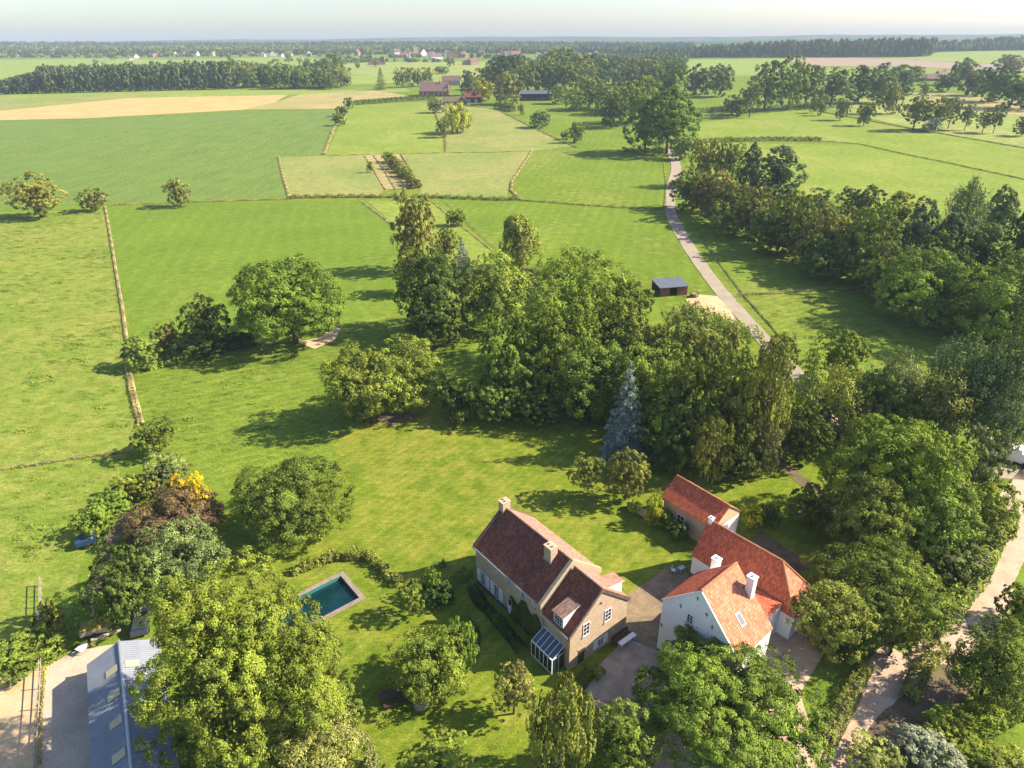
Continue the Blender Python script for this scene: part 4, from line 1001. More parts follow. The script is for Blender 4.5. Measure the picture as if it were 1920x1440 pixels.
wood([(640, 118), (700, 116), (720, 122)], [(640, 110), (720, 108)], 2, 'fargreen', 'thicket on the near side of the village', seed=12, wpx=9)
wood([(640, 112), (800, 108), (960, 111), (1110, 114)], [(640, 104), (800, 98), (960, 100), (1110, 103)], 3, 'fargreen', 'scattered garden trees between the village houses', .72, 10, 21)
wood([(-60, 108), (200, 109), (330, 107), (640, 107)], [(-60, 101), (330, 98), (640, 99)], 3, 'fargreen', 'scattered garden trees between the hamlet houses on the left', .74, 9, 22)
wood([(-60, 105), (330, 104), (430, 103), (700, 103)], [(-60, 95), (330, 93), (700, 93)], 2, 'dark', 'dark hedgerow trees between the houses of the left hamlet', .45, 12, 31)
wood([(1060, 112), (1150, 118), (1280, 122)], [(1060, 100), (1280, 106)], 3, 'fargreen', 'leafy ground right of the village houses', .35, 13, 32)
wood([(540, 116), (640, 113), (760, 118), (860, 116)], [(540, 109), (860, 108)], 2, 'fargreen', 'thin hedgerow trees on the near meadows before the village', .7, 10, 33)
wood([(-80, 92), (500, 90), (1000, 90), (1300, 92)], [(-80, 80), (500, 79), (700, 77), (1000, 77), (1300, 80)], 4, 'dark', 'broad wooded ridge behind hamlet and village', .0, 11, 41, 90, 60)
wood([(-80, 99), (300, 98), (700, 96), (1100, 98)], [(-80, 88), (700, 85), (1100, 86)], 3, 'fargreen', 'belt of woods just behind the roofs of hamlet and village', .1, 11, 42, 110, 40)
def hill_mat():
    mt, nt, out = new_mat('wooded_hills'); p = pos(nt); f = noise(nt, p, .006, 6, .75)
    principled(nt, out, ramp(nt, f, [(.40, (.035, .060, .025)), (.56, (.06, .09, .03)), (.66, (.16, .18, .07))]), .9, noise(nt, p, .05, 4), 1, 6, spec=.05); return mt
HILLM = hill_mat()
def hills(y0, y1, zpk, seed, nm='hills'):
    rng = np.random.default_rng(seed); nx, ny = 150, 14; X = np.linspace(-9000, 9000, nx); V = []; F = []
    ph = rng.uniform(0, 6.28, 6); fr = [1 / 420, 1 / 900, 1 / 1700, 1 / 260, 1 / 3100, 1 / 140]; am = [.16, .25, .3, .07, .3, .03]
    for j in range(ny):
        v = j / (ny - 1); y = y0 + (y1 - y0) * v; e = math.sin(v * math.pi) ** .8
        for i, x in enumerate(X):
            hgt = 1 + sum(a * math.sin(x * f + p + v * 2) for a, f, p in zip(am, fr, ph)) + .06 * rng.normal()
            V.append((x, y, T(y) - 2 + max(0, zpk * hgt) * e))
    for j in range(ny - 1):
        for i in range(nx - 1): a = j * nx + i; F.append([a, a + 1, a + nx + 1, a + nx])
    o = link(nm, np_mesh(nm, np.array(V), np.array(F), HILLM, smooth=True)); o['kind'] = 'structure'
hills(3300, 4300, 9, 1); hills(4400, 5400, 15, 2); hills(5500, 6400, 24, 3)

# ------------------------------------------------------------------ hedges, verges, field boundaries
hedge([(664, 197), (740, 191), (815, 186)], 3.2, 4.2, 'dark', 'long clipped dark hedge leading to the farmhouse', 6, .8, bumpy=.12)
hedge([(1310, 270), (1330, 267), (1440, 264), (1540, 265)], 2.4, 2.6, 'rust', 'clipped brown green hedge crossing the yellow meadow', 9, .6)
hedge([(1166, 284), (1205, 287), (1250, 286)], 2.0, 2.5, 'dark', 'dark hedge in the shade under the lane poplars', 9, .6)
hedge([(1092, 208), (1130, 214), (1150, 222)], 3.0, 3.0, 'dark', 'dark clipped hedge beyond the black barn meadow', 5, .8)
hedge([(1290, 215), (1340, 210), (1368, 208)], 4.0, 4.0, 'fargreen', 'overgrown hedge behind the yellow meadow', 5, .8)
hedge([(930, 203), (950, 207), (962, 210)], 5, 5, 'dark', 'tall dark hedge running down from the round farm trees', 5, .9)
hedge([(540, 372), (600, 371), (680, 370), (705, 371)], 1.6, 1.3, 'rust', 'low scrubby hedge below the dry meadow', 14, .45, bumpy=.5)
hedge([(790, 370), (860, 373), (940, 376), (975, 375)], 1.6, 1.4, 'hazel', 'low scrubby hedge below the nursery bed', 14, .45, bumpy=.5)
hedge([(690, 371), (740, 371), (790, 370)], 1.4, 1.1, 'hazel', 'low scrub at the head of the diagonal track', 14, .45, bumpy=.6)
hedge([(975, 376), (1060, 383), (1160, 390), (1243, 393)], 1.0, .7, DRYC, 'thin dry hedge line between the two central meadows', 18, .4, bumpy=.6)
hedge([(330, 668), (380, 662), (430, 652), (480, 640)], 4.0, 1.8, 'ivy', 'low bramble hedge running to the massive oak', 12, .5)
hedge([(280, 690), (330, 680), (372, 668)], 3.2, 1.3, 'apple', 'rough bramble strip left of the bramble hedge', 12, .5, bumpy=.5)
# pool hedge and garden beds
hedge([(548, 1078), (585, 1062), (622, 1050), (655, 1046), (690, 1048), (716, 1066), (732, 1088), (752, 1098)], 1.1, 1.15, 'hazel', 'curved flowering hedge round the pool lawn', 60, .30, bumpy=.55, lump=1.0)
hedge([(884, 1100), (898, 1128), (928, 1160), (958, 1196), (980, 1222)], 1.3, .75, 'ivy', 'dark planting along the foot of the brick house', 55, .3, bumpy=.4)
hedge([(1130, 1272), (1108, 1258), (1085, 1290), (1060, 1300)], 1.3, 1.1, 'deep', 'clipped hedge along the edge of the paved yard', 80, .24, bumpy=.12)
hedge([(1060, 1302), (1078, 1320), (1100, 1345)], 1.5, 1.1, 'apple', 'green border plants below the paved yard', 70, .26, bumpy=.4)
hedge([(870, 1165), (892, 1190), (888, 1225), (868, 1258)], 1.2, 1.0, 'dark', 'dark low border behind the tall yellowish shrub', 60, .28, bumpy=.4)
hedge([(1545, 1395), (1570, 1345), (1600, 1290), (1625, 1255)], 1.4, 1.5, 'hazel', 'ivy covered hedge along the driveway', 70, .25, bumpy=.3)
hedge([(1700, 1320), (1715, 1280), (1748, 1235), (1765, 1215)], 1.6, 1.5, 'hazel', 'hedge strip between the two drives', 60, .26, bumpy=.4)
hedge([(1420, 640), (1380, 625), (1330, 600), (1290, 582)], 5.5, 2.0, 'apple', 'rough green scrub below the sandy yard', 12, .45, bumpy=.5)
hedge([(1780, 1150), (1830, 1090), (1868, 1010), (1890, 950)], 2.2, 2.2, 'apple', 'hedge along the inner side of the dirt track', 30, .35, bumpy=.4)
hedge([(1830, 1360), (1870, 1340), (1930, 1310)], 3, 1.6, 'mid', 'hedge below the dark green tree on the right', 30, .32, bumpy=.4)
hedge([(855, 1090), (880, 1075)], 1.6, 1.0, 'deep', 'low dark shrub bed at the back corner of the brick house', 60, .28, bumpy=.5)
tree('bush', (822, 1046, 842, 1064), 'mid', 'small clipped ball shrub behind the brick house', 'shrub')
# straw coloured field edges
verge([(197, 388), (205, 430), (218, 510), (230, 580), (238, 640)], 1.0, .7)
verge([(240, 690), (250, 740), (266, 800)], 1.6, .9)
verge([(522, 294), (530, 330), (543, 372)], 1.3, .7)
verge([(642, 206), (624, 245), (607, 290)], 2.2, .9, leaf=.7, dens=10)
verge([(997, 283), (960, 340), (958, 358), (978, 376)], 1.3, .9)
verge([(200, 386), (330, 380), (440, 377), (540, 374)], 1.2, .6, DRYC)
verge([(676, 377), (720, 410), (770, 450)], .9, .4)
verge([(808, 377), (860, 420), (925, 472)], 1.0, .4)
verge([(836, 286), (834, 256), (815, 210)], 1.6, .7, DRYC, dens=12, leaf=.6)
verge([(840, 287), (930, 286), (1000, 283)], 1.2, .5, DRYC, dens=12, leaf=.5)
verge([(610, 292), (720, 290), (836, 287)], 1.2, .6, DRYC, dens=12, leaf=.5)
verge([(930, 205), (1000, 240), (1080, 277)], 1.6, .6, DRYC, dens=10, leaf=.6)
verge([(684, 292), (702, 322), (722, 356)], .9, .6); verge([(700, 291), (722, 322), (742, 356)], .9, .6)
verge([(716, 291), (740, 322), (762, 355)], .9, .6); verge([(752, 290), (770, 320), (787, 350)], 1.2, .8, DRYC)
verge([(1610, 270), (1760, 302), (1960, 345)], 1.2, .6, DRYC, dens=10, leaf=.6)
verge([(1530, 208), (1700, 240), (1960, 285)], 1.4, .7, DRYC, dens=9, leaf=.7)
verge([(1540, 265), (1610, 270)], 1.0, .6, DRYC, dens=10, leaf=.6)
verge([(1300, 425), (1338, 480), (1392, 552), (1448, 615), (1474, 645)], .8, .45, (.24, .27, .06))
verge([(1243, 300), (1249, 345), (1246, 395)], .9, .5, (.32, .31, .09), dens=14)
verge([(1384, 553), (1450, 551), (1520, 546), (1600, 541), (1680, 572)], .9, .6, DRYC)
verge([(0, 882), (70, 872), (140, 860), (250, 846)], .8, .5, DRYC)
verge([(84, 1252), (76, 1330), (72, 1470)], .7, .4, DRYC, dens=40, leaf=.3)
verge([(80, 1250), (130, 1222), (165, 1205)], 1.2, .5, GRASSC, dens=40, leaf=.3)
verge([(1612, 1300), (1590, 1345), (1560, 1400), (1540, 1440)], 1.0, .35, GRASSC, dens=40, leaf=.3)
build_verges()
tufts([(-300, 410), (190, 396), (230, 640), (255, 800), (190, 930), (60, 1100), (-300, 1200)], 1500, (.150, .215, .030), .40, 3)
tufts([(262, 690), (420, 665), (620, 620), (760, 590), (640, 790), (560, 870), (300, 850)], 600, (.14, .205, .028), .30, 4, label='darker grass tussocks dotted over the middle pasture')
tufts([(1390, 556), (1600, 545), (1760, 660), (1650, 690), (1480, 640)], 170, (.14, .19, .028), .30, 5, label='darker grass tussocks dotted over the lower paddock')
# ------------------------------------------------------------------ buildings
class Plane:
    """a wall plane in a house's own coordinates: (u, v, n) -> local xyz"""
    def __init__(s, o, U, Nn): s.o = Vector(o); s.U = Vector(U); s.N = Vector(Nn); s.Z = Vector((0, 0, 1))
    def p(s, u, v, n=0): return s.o + s.U * u + s.Z * v + s.N * n
    def box(s, mb, u0, u1, v0, v1, n0, n1, mi=0):
        P = [s.p(u0, v0, n0), s.p(u1, v0, n0), s.p(u1, v0, n1), s.p(u0, v0, n1), s.p(u0, v1, n0), s.p(u1, v1, n0), s.p(u1, v1, n1), s.p(u0, v1, n1)]
        if (P[1] - P[0]).cross(P[3] - P[0]).z < 0: P = [P[1], P[0], P[3], P[2], P[5], P[4], P[7], P[6]]
        mb.hexa(P, mi)
def window(parent, pl, u0, u1, v0, v1, nx=2, ny=3, frame=.07, bar=.035, sill=True, mat=None, name='window', lintel=None):
    m_ = MB(); mat = mat or PAINT
    for a, b in ((u0, u0 + frame), (u1 - frame, u1)): pl.box(m_, a, b, v0, v1, .004, .075)
    for a, b in ((v0, v0 + frame), (v1 - frame, v1)): pl.box(m_, u0 + frame, u1 - frame, a, b, .004, .075)
    for i in range(1, nx):
        c = u0 + (u1 - u0) * i / nx; k = bar * (1.5 if nx % 2 == 0 and i == nx // 2 else 1); pl.box(m_, c - k / 2, c + k / 2, v0 + frame, v1 - frame, .012, .062)
    for j in range(1, ny):
        c = v0 + (v1 - v0) * j / ny; pl.box(m_, u0 + frame, u1 - frame, c - bar / 2, c + bar / 2, .014, .058)
    f = m_.build(name, mat, parent)
    g = MB(); pl.box(g, u0 + frame * .5, u1 - frame * .5, v0 + frame * .5, v1 - frame * .5, .003, .03); g.build('pane', PANE, f)
    if sill:
        s_ = MB(); pl.box(s_, u0 - .08, u1 + .08, v0 - .10, v0 - .004, .002, .14); s_.build('sill', GREYSTONE if mat is PAINT else PAINT, f)
    return f
def shutter(parent, pl, u0, u1, v0, v1, mat=None):
    m_ = MB(); pl.box(m_, u0, u1, v0, v1, .006, .05)
    k = .06
    for a, b in ((v0 + .02, v0 + .1), ((v0 + v1) / 2 - .05, (v0 + v1) / 2 + .05), (v1 - .1, v1 - .02)): pl.box(m_, u0 + .02, u1 - .02, a, b, .051, .066)
    return m_.build('shutter', mat or PAINT, parent)
def gable_walls(mb, x0, x1, y0, y1, e, r, xr=None, e2=None, mi=0, open_back=False):
    xr = (x0 + x1) / 2 if xr is None else xr; e2 = e if e2 is None else e2
    mb.face([(x0, y0, 0), (x1, y0, 0), (x1, y0, e2), (xr, y0, r), (x0, y0, e)], mi)
    if not open_back: mb.face([(x1, y1, 0), (x0, y1, 0), (x0, y1, e), (xr, y1, r), (x1, y1, e2)], mi)
    mb.face([(x0, y1, 0), (x0, y0, 0), (x0, y0, e), (x0, y1, e)], mi); mb.face([(x1, y0, 0), (x1, y1, 0), (x1, y1, e2), (x1, y0, e2)], mi)
def roof_pair(x0, x1, y0, y1, e, r, xr=None, e2=None, ov=.28, ovy=.12, t=.16, lift=.03):
    """returns two quads (left, right) for slabs, with eave overhang"""
    xr = (x0 + x1) / 2 if xr is None else xr; e2 = e if e2 is None else e2
    s1 = (r - e) / (xr - x0); s2 = (r - e2) / (x1 - xr); q = t + lift
    Lq = [(x0 - ov, y1 + ovy, e - ov * s1 + q), (x0 - ov, y0 - ovy, e - ov * s1 + q), (xr, y0 - ovy, r + q), (xr, y1 + ovy, r + q)]
    Rq = [(x1 + ov, y0 - ovy, e2 - ov * s2 + q), (x1 + ov, y1 + ovy, e2 - ov * s2 + q), (xr, y1 + ovy, r + q), (xr, y0 - ovy, r + q)]
    return Lq, Rq
def chimney(parent, x0, x1, y0, y1, z0, z1, mat, capmat, pots=1, name='chimney'):
    m_ = MB(); m_.box(x0, x1, y0, y1, z0, z1 - .16); c = m_.build(name, mat, parent)
    k = MB(); k.box(x0 - .07, x1 + .07, y0 - .07, y1 + .07, z1 - .157, z1); k.build('chimney_cap', capmat, c)
    p = MB()
    for i in range(pots):
        yy = y0 + (y1 - y0) * (i + .5) / pots; p.bar(((x0 + x1) / 2, yy, z1 - .02), ((x0 + x1) / 2, yy, z1 + .16), .13, 8)
    p.build('chimney_pot', GREYSTONE, c); return c
def ridge_tiles(parent, p, q, r, mat, name='ridge'):
    m_ = MB(); p, q = Vector(p), Vector(q); n = max(2, int((q - p).length / .42))
    for i in range(n):
        a = p.lerp(q, i / n); b = p.lerp(q, (i + .96) / n); m_.bar(a, b, r * 1.04, 8, r)
    return m_.build(name, mat, parent)

# --- brick farmhouse
TH = math.radians(127.9)
H1 = empty('brick_house', (5.87, 50.29, 0), TH - math.pi / 2, 'long yellow brick house with dark old tile roof, stepped roofline and two chimneys', 'house')
Wd, YL, YH = 8.58, 4.43, 16.92; E1, R1, E2, R2 = 5.07, 8.86, 5.87, 9.39
mb = MB(); gable_walls(mb, 0, Wd, 0, YL - .003, E1, R1, open_back=True); mb.build('wall', BRICK, H1)
mb = MB(); gable_walls(mb, 0.004, Wd - .004, YL, YH, E2, R2); mb.build('wall', BRICK, H1)
mb = MB(); Lq, Rq = roof_pair(0, Wd, .10, YL - .23, E1, R1, ov=.25, ovy=0); mb.slab(Lq, .15, 0, 1); mb.slab(Rq, .15, 2, 1); rfl = mb.build('roof', [TILE_OLD, DARKWOOD, TILE_SUNLIT], H1)
mb = MB(); Lq, Rq = roof_pair(0, Wd, YL + .42, YH - .25, E2, R2, ov=.25, ovy=0); mb.slab(Lq, .15, 0, 1); mb.slab(Rq, .15, 2, 1); rfh = mb.build('roof', [TILE_OLD, DARKWOOD, TILE_SUNLIT], H1)
ridge_tiles(rfl, (Wd / 2, .1, R1 + .17), (Wd / 2, YL - .2, R1 + .17), .13, RIDGE); ridge_tiles(rfh, (Wd / 2, YL + .45, R2 + .17), (Wd / 2, YH - .25, R2 + .17), .13, RIDGE)
# raised gable parapet between the two roofs, and the far verge coping
def parapet(y0, y1, e, r, rise, mat, nm):
    mb = MB(); h = Wd / 2; s = (r - e) / h
    for sg in (-1, 1):
        xo = h + sg * (h + .30); P = [(h, r + rise), (xo, e - .30 * s + rise), (xo, e - .30 * s - .25), (h, r - .25)]
        f0 = [(x, y0, z) for x, z in P]; f1 = [(x, y1, z) for x, z in P]
        if sg > 0: f0, f1 = f1, f0
        mb.face(f0); mb.face(f1[::-1])
        for i in range(4): mb.face([f0[(i + 1) % 4], f0[i], f1[i], f1[(i + 1) % 4]])
    return mb.build(nm, mat, H1)
parapet(YL + .004, YL + .41, E2, R2, .42, STONE, 'gable_coping'); parapet(YH - .24, YH + .12, E2, R2, .30, RIDGE, 'verge_coping')
parapet(-.12, .09, E1, R1, .24, RIDGE, 'verge_coping')
chimney(H1, 3.75, 4.85, 16.25, 17.15, 8.6, 10.55, BRICK, STONE, 2)
ch = chimney(H1, 2.95, 3.95, 6.6, 7.75, 7.9, 10.45, BRICK, STONE, 2)
mb = MB(); mb.box(2.88, 4.02, 6.53, 7.82, 7.7, 8.62); mb.build('flashing', LEAD, ch)
Fa = Plane((0, 0, 0), (0, 1, 0), (-1, 0, 0)); Ga = Plane((0, 0, 0), (1, 0, 0), (0, -1, 0)); Fh = Plane((.004, 0, 0), (0, 1, 0), (-1, 0, 0))
for u0, u1 in ((15.02, 15.85), (12.3, 13.2)):
    w_ = window(H1, Fh, u0, u1, .55, 2.55, 2, 4, sill=False, name='french_window')
for u0, u1 in ((16.0, 16.65), (14.25, 14.9), (13.3, 13.95), (11.55, 12.2)): shutter(H1, Fh, u0, u1, .55, 2.55)
for u0, u1, v0, v1 in ((12.6, 13.1, 4.3, 5.5), (9.9, 10.55, 4.3, 5.6), (7.35, 8.1, 4.2, 5.6), (5.6, 6.08, 4.6, 5.6)): window(H1, Fh, u0, u1, v0, v1, 2, 3)
mb = MB(); Fh.box(mb, 9.75, 10.5, .12, 2.6, .004, .07); d_ = mb.build('front_door', PAINT, H1)
mb = MB(); Fh.box(mb, 9.9, 10.35, 1.45, 2.35, .071, .08); mb.build('pane', PANE, d_)
mb = MB(); mb.box(-.06, 0.0, 4.6, YH - .05, 0, .5); mb.build('plinth', BLUEPLINTH, H1)
mb = MB(); mb.bar((-.40, -.05, E1 - .12), (-.40, YL, E1 - .12), .07); mb.bar((-.40, YL + .1, E2 - .12), (-.40, YH, E2 - .12), .07); mb.bar((-.1, 4.2, 0.02), (-.1, 4.2, E1 - .25), .05); mb.build('gutter', METALGREY, H1)
# gable windows facing the yard
window(H1, Ga, 5.0, 5.95, 3.75, 5.45, 2, 3); window(H1, Ga, 1.8, 2.75, 3.75, 5.5, 2, 3); window(H1, Ga, 4.15, 5.05, .55, 1.75, 2, 3)
shutter(H1, Ga, 3.5, 4.1, .5, 1.8); shutter(H1, Ga, 5.1, 5.7, .5, 1.8)
mb = MB(); mb.bar((4.27, -.03, 7.04), (4.27, .05, 7.04), .24, 12); oc = mb.build('oculus', GREYSTONE, H1); mb = MB(); mb.bar((4.27, -.045, 7.04), (4.27, -.02, 7.04), .16, 12); mb.build('pane', PANE, oc)
mb = MB(); Ga.box(mb, 1.3, 2.2, .03, 2.05, .004, .05); d_ = mb.build('side_door', DARKWOOD, H1); mb = MB(); Ga.box(mb, 1.2, 2.3, 2.06, 2.2, .003, .06); mb.build('lintel', GREYSTONE, d_)
# dormer on the dark slope, another on the sunny slope
def dormer(left=True):
    h = Wd / 2; s = (R1 - E1) / h
    mx = (lambda x: x) if left else (lambda x: Wd - x)
    y0, y1 = 1.05, 2.55; xf = -.05; zb = E1 + .15; zt = zb + 1.55; zr = zt + .28; xb = (zr + .35 - E1) / s * 1.0
    def fx(P): return P if left else P[::-1]
    mb = MB(); mb.face(fx([(mx(xf), y1, zb - .4), (mx(xf), y0, zb - .4), (mx(xf), y0, zt), (mx(xf), y1, zt)]))
    for y, flip in ((y0, 1), (y1, 0)):
        P = [(mx(xf), y, zb - .4), (mx(xb), y, zr - .4), (mx(xb), y, zr), (mx(xf), y, zt)]; P = P if flip else P[::-1]; mb.face(fx(P))
    dm = mb.build('dormer', PAINT, H1)
    mb = MB(); q = [(mx(xf - .22), y1 + .12, zt + .05), (mx(xf - .22), y0 - .12, zt + .05), (mx(xb + .3), y0 - .12, zr + .36), (mx(xb + .3), y1 + .12, zr + .36)]
    mb.slab(fx(q), .09, 0, 1); mb.build('dormer_roof', [TILE_FAR if left else TILE_SUNLIT, PAINT], dm)
    P = Plane((mx(xf), 0, 0), (0, 1, 0), (-1 if left else 1, 0, 0)); window(dm, P, y0 + .12, y1 - .12, zb + .1, zt - .1, 3, 3, sill=False)
dormer(True); dormer(False)
# climbing plant and glass porch
iv = MB(); rng = np.random.default_rng(77); n = 2600
yy = rng.uniform(3.9, 10.2, n); top = 2.2 + 1.5 * np.sin((yy - 3.9) / 6.3 * 3.14) + .6 * np.sin(yy * 2.7); zz = rng.uniform(0, 1, n) ** .8 * np.clip(top, .6, 4.2); ok = ~((yy > 9.6) & (yy < 10.6) & (zz < 2.7)); yy, zz = yy[ok], zz[ok]; n = len(yy)
th_ = TH - math.pi / 2; xx = -.08 - rng.uniform(0, .32, n) * (1.2 - zz / 5)
pw = np.stack([xx * math.cos(th_) - yy * math.sin(th_) + 5.87, xx * math.sin(th_) + yy * math.cos(th_) + 50.29, zz + .03], 1)
V = quads(pw, nrm(np.array([-math.cos(th_), -math.sin(th_), .3]) + rng.normal(0, .5, (n, 3))), rng.uniform(.2, .4, n), rng)
o = link('climbing_plant', np_mesh('climbing_plant', V.reshape(-1, 3), np.arange(n * 4).reshape(-1, 4), LEAF, rng.uniform(.1, .7, n))); o.color = (*COLS['dark'], 1)
tag(o, 'dark ivy climbing the shaded front of the brick house beside its door', 'climber')
gp = MB(); y0, y1, xo, zh, zl = .75, 4.1, -1.75, 3.05, 2.1
for k in range(6):
    y = y0 + (y1 - y0) * k / 5; gp.box(xo - .05, xo + .05, y - .04, y + .04, 0.02, zl); gp.bar((xo, y, zl), (-.06, y, zh), .05, 4)
gp.box(xo - .06, xo + .06, y0 - .05, y1 + .05, zl - .06, zl + .05); gp.box(-.08, -.004, y0 - .05, y1 + .05, zh - .08, zh + .04); gp.box(xo - .06, xo + .06, y0 - .05, y1 + .05, 0, .12)
for y in (y0, y1):
    gp.box(xo, -.01, y - .04, y + .04, zl - .05, zl + .03); gp.box(-.9, -.82, y - .04, y + .04, 0.02, zl + .4)
fr = gp.build('glass_porch', PAINT, H1)
g_ = MB(); g_.slab([(xo, y1, zl + .0), (xo, y0, zl + .0), (-.03, y0, zh - .0), (-.03, y1, zh - .0)], .03); g_.build('glass_roof', SKYLIGHT, fr)
g_ = MB(); g_.box(xo - .012, xo + .012, y0 + .03, y1 - .03, .1, zl - .04)
for y in (y0, y1): g_.box(xo, -.03, y - .012, y + .012, .1, zl - .04)
g_.build('pane', PANE, fr)

# --- white house: tall front wing, long low wing with a hipped end
TW = math.radians(40.5)
H2 = empty('white_house', (15.84, 53.29, 0), TW - math.pi / 2, 'whitewashed house with red tile roofs, tall front gable and three white chimneys', 'house')
# local: x along the gable (to the right), y along the front ridge (away)
c_, W2, L2_, e_, er_, r_h = 4.21, 9.19, 6.2, 7.05, 6.05, 11.24
mb = MB(); gable_walls(mb, 0, W2, 0, L2_, e_, r_h, c_, er_); mb.build('wall', WHITE, H2)
mb = MB(); Lq, Rq = roof_pair(0, W2, 0, L2_, e_, r_h, c_, er_, ov=.15, ovy=.02, t=.14); mb.slab(Lq, .14, 0, 2); mb.slab(Rq, .14, 1, 2); rf2 = mb.build('roof', [TILE_RED, TILE_RED_SUNLIT, PAINT], H2)
ridge_tiles(rf2, (c_, 0, r_h + .17), (c_, L2_, r_h + .17), .15, RIDGE_RED)
# verge boards of the front gable
mb = MB()
for (xa, za, xb, zb) in ((-.15, e_ - .2, c_, r_h), (c_, r_h, W2 + .15, er_ - .2)):
    mb.face([(xa, -.07, za + .02), (xb, -.07, zb + .02), (xb, -.07, zb + .22), (xa, -.07, za + .22)])
    mb.face([(xa, -.07, za + .22), (xb, -.07, zb + .22), (xb, .06, zb + .22), (xa, .06, za + .22)])
mb.build('verge_board', PAINT, H2)
Gw = Plane((0, 0, 0), (1, 0, 0), (0, -1, 0))
window(H2, Gw, 3.1, 3.85, 6.45, 7.65, 2, 3)
mb = MB()
for u, v in ((.25, 3.6), (3.95, 10.2), (2.2, 7.9), (6.0, 7.9), (5.2, 9.0)):
    Gw.box(mb, u - .03, u + .03, v - .3, v + .3, .004, .03); Gw.box(mb, u - .2, u - .034, v - .03, v + .03, .004, .028); Gw.box(mb, u + .034, u + .2, v - .03, v + .03, .004, .028)
mb.build('wall_anchor', BLACK, H2)
mb = MB(); mb.face([(0, 0, 0), (0, 0, 0), (0, 0, 0)]) if False else None
# low link between the wings (hidden behind the tall roof for the most part)
mb = MB(); mb.box(.35, 7.4, L2_ + .002, 11.85, 0, 3.9); mb.build('link_wall', WHITE, H2)
mb = MB(); mb.slab([(.3, L2_ + .01, 3.95), (7.45, L2_ + .01, 3.95), (7.45, 11.9, 4.35), (.3, 11.9, 4.35)], .1, 0, 0); mb.build('link_roof', TILE_RED, H2)
# long wing: runs along local x at y 11.9..17.05
ya, yb, xl, xe, el, rl = 11.9, 17.05, -4.33, 8.93, 3.55, 7.38; ym = (ya + yb) / 2; xh = 5.4
mb = MB(); mb.face([(xl, ya, 0), (xe, ya, 0), (xe, ya, el), (xl, ya, el)]); mb.face([(xe, ya, 0), (xe, yb, 0), (xe, yb, el + .5), (xe, ya, el + .5)]); mb.face([(xe, yb, 0), (xl, yb, 0), (xl, yb, el), (xe, yb, el)])
mb.face([(xl, yb, 0), (xl, ya, 0), (xl, ya, el), (xl, ym, rl), (xl, yb, el)]); mb.build('wall', WHITE, H2)
mb = MB(); q = .17; o_ = .2; sl_ = (rl - el) / (ym - ya); sh = (rl - el) / (xe - xh)
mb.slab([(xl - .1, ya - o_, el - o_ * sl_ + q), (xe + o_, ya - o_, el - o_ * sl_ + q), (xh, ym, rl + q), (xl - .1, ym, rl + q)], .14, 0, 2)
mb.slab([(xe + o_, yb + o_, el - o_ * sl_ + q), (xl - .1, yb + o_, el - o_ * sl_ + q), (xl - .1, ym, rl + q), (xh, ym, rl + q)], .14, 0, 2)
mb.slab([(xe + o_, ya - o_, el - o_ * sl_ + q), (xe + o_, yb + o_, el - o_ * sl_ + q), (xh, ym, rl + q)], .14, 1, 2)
rf3 = mb.build('roof', [TILE_RED, TILE_RED_SUNLIT, DARKWOOD], H2)
ridge_tiles(rf3, (xl - .1, ym, rl + .2), (xh, ym, rl + .2), .14, RIDGE_RED); ridge_tiles(rf3, (xh, ym, rl + .2), (xe + o_, ya - o_, el - o_ * sl_ + .2), .12, RIDGE_RED); ridge_tiles(rf3, (xh, ym, rl + .2), (xe + o_, yb + o_, el - o_ * sl_ + .2), .12, RIDGE_RED)
mb = MB(); mb.box(xl - .03, xl, ya, yb, 0, .75); mb.box(xl - .03, -2.8, ya - .03, ya, 0, .75); mb.build('plinth', BLUEPLINTH, H2)
Lw = Plane((0, ya, 0), (1, 0, 0), (0, -1, 0)); Ew = Plane((xe, 0, 0), (0, 1, 0), (1, 0, 0))
mb = MB(); Lw.box(mb, -1.6, -.9, .02, 1.3, .004, .05); mb.build('low_door', DARKWOOD, H2)
window(H2, Ew, 13.4, 14.1, 1.6, 2.5, 2, 2); mb = MB(); Ew.box(mb, 15.6, 15.9, 1.9, 2.2, .004, .03); mb.build('vent', BLACK, H2)
chimney(H2, .8, 1.6, 7.2, 7.9, 3.9, 9.2, WHITE, WHITE, 1); chimney(H2, 6.0, 6.8, 5.3, 6.0, 8.4, 11.4, WHITE, WHITE, 1)
chimney(H2, xl + .02, xl + .5, ym - .25, ym + .25, 7.0, 8.05, WHITE, PAINT, 1)
sx_ = (r_h - er_) / (W2 - c_); zx = lambda x: r_h - (x - c_) * sx_ + .17
mb = MB(); mb.slab([(7.9, 2.4, zx(7.9) + .09), (7.9, 3.2, zx(7.9) + .09), (6.9, 3.2, zx(6.9) + .09), (6.9, 2.4, zx(6.9) + .09)], .1, 0, 0); sk = mb.build('roof_window', METALGREY, H2)
mb = MB(); mb.slab([(7.8, 2.5, zx(7.8) + .10), (7.8, 3.1, zx(7.8) + .10), (7.0, 3.1, zx(7.0) + .10), (7.0, 2.5, zx(7.0) + .10)], .02, 0, 0); mb.build('pane', DULLGLASS, sk)

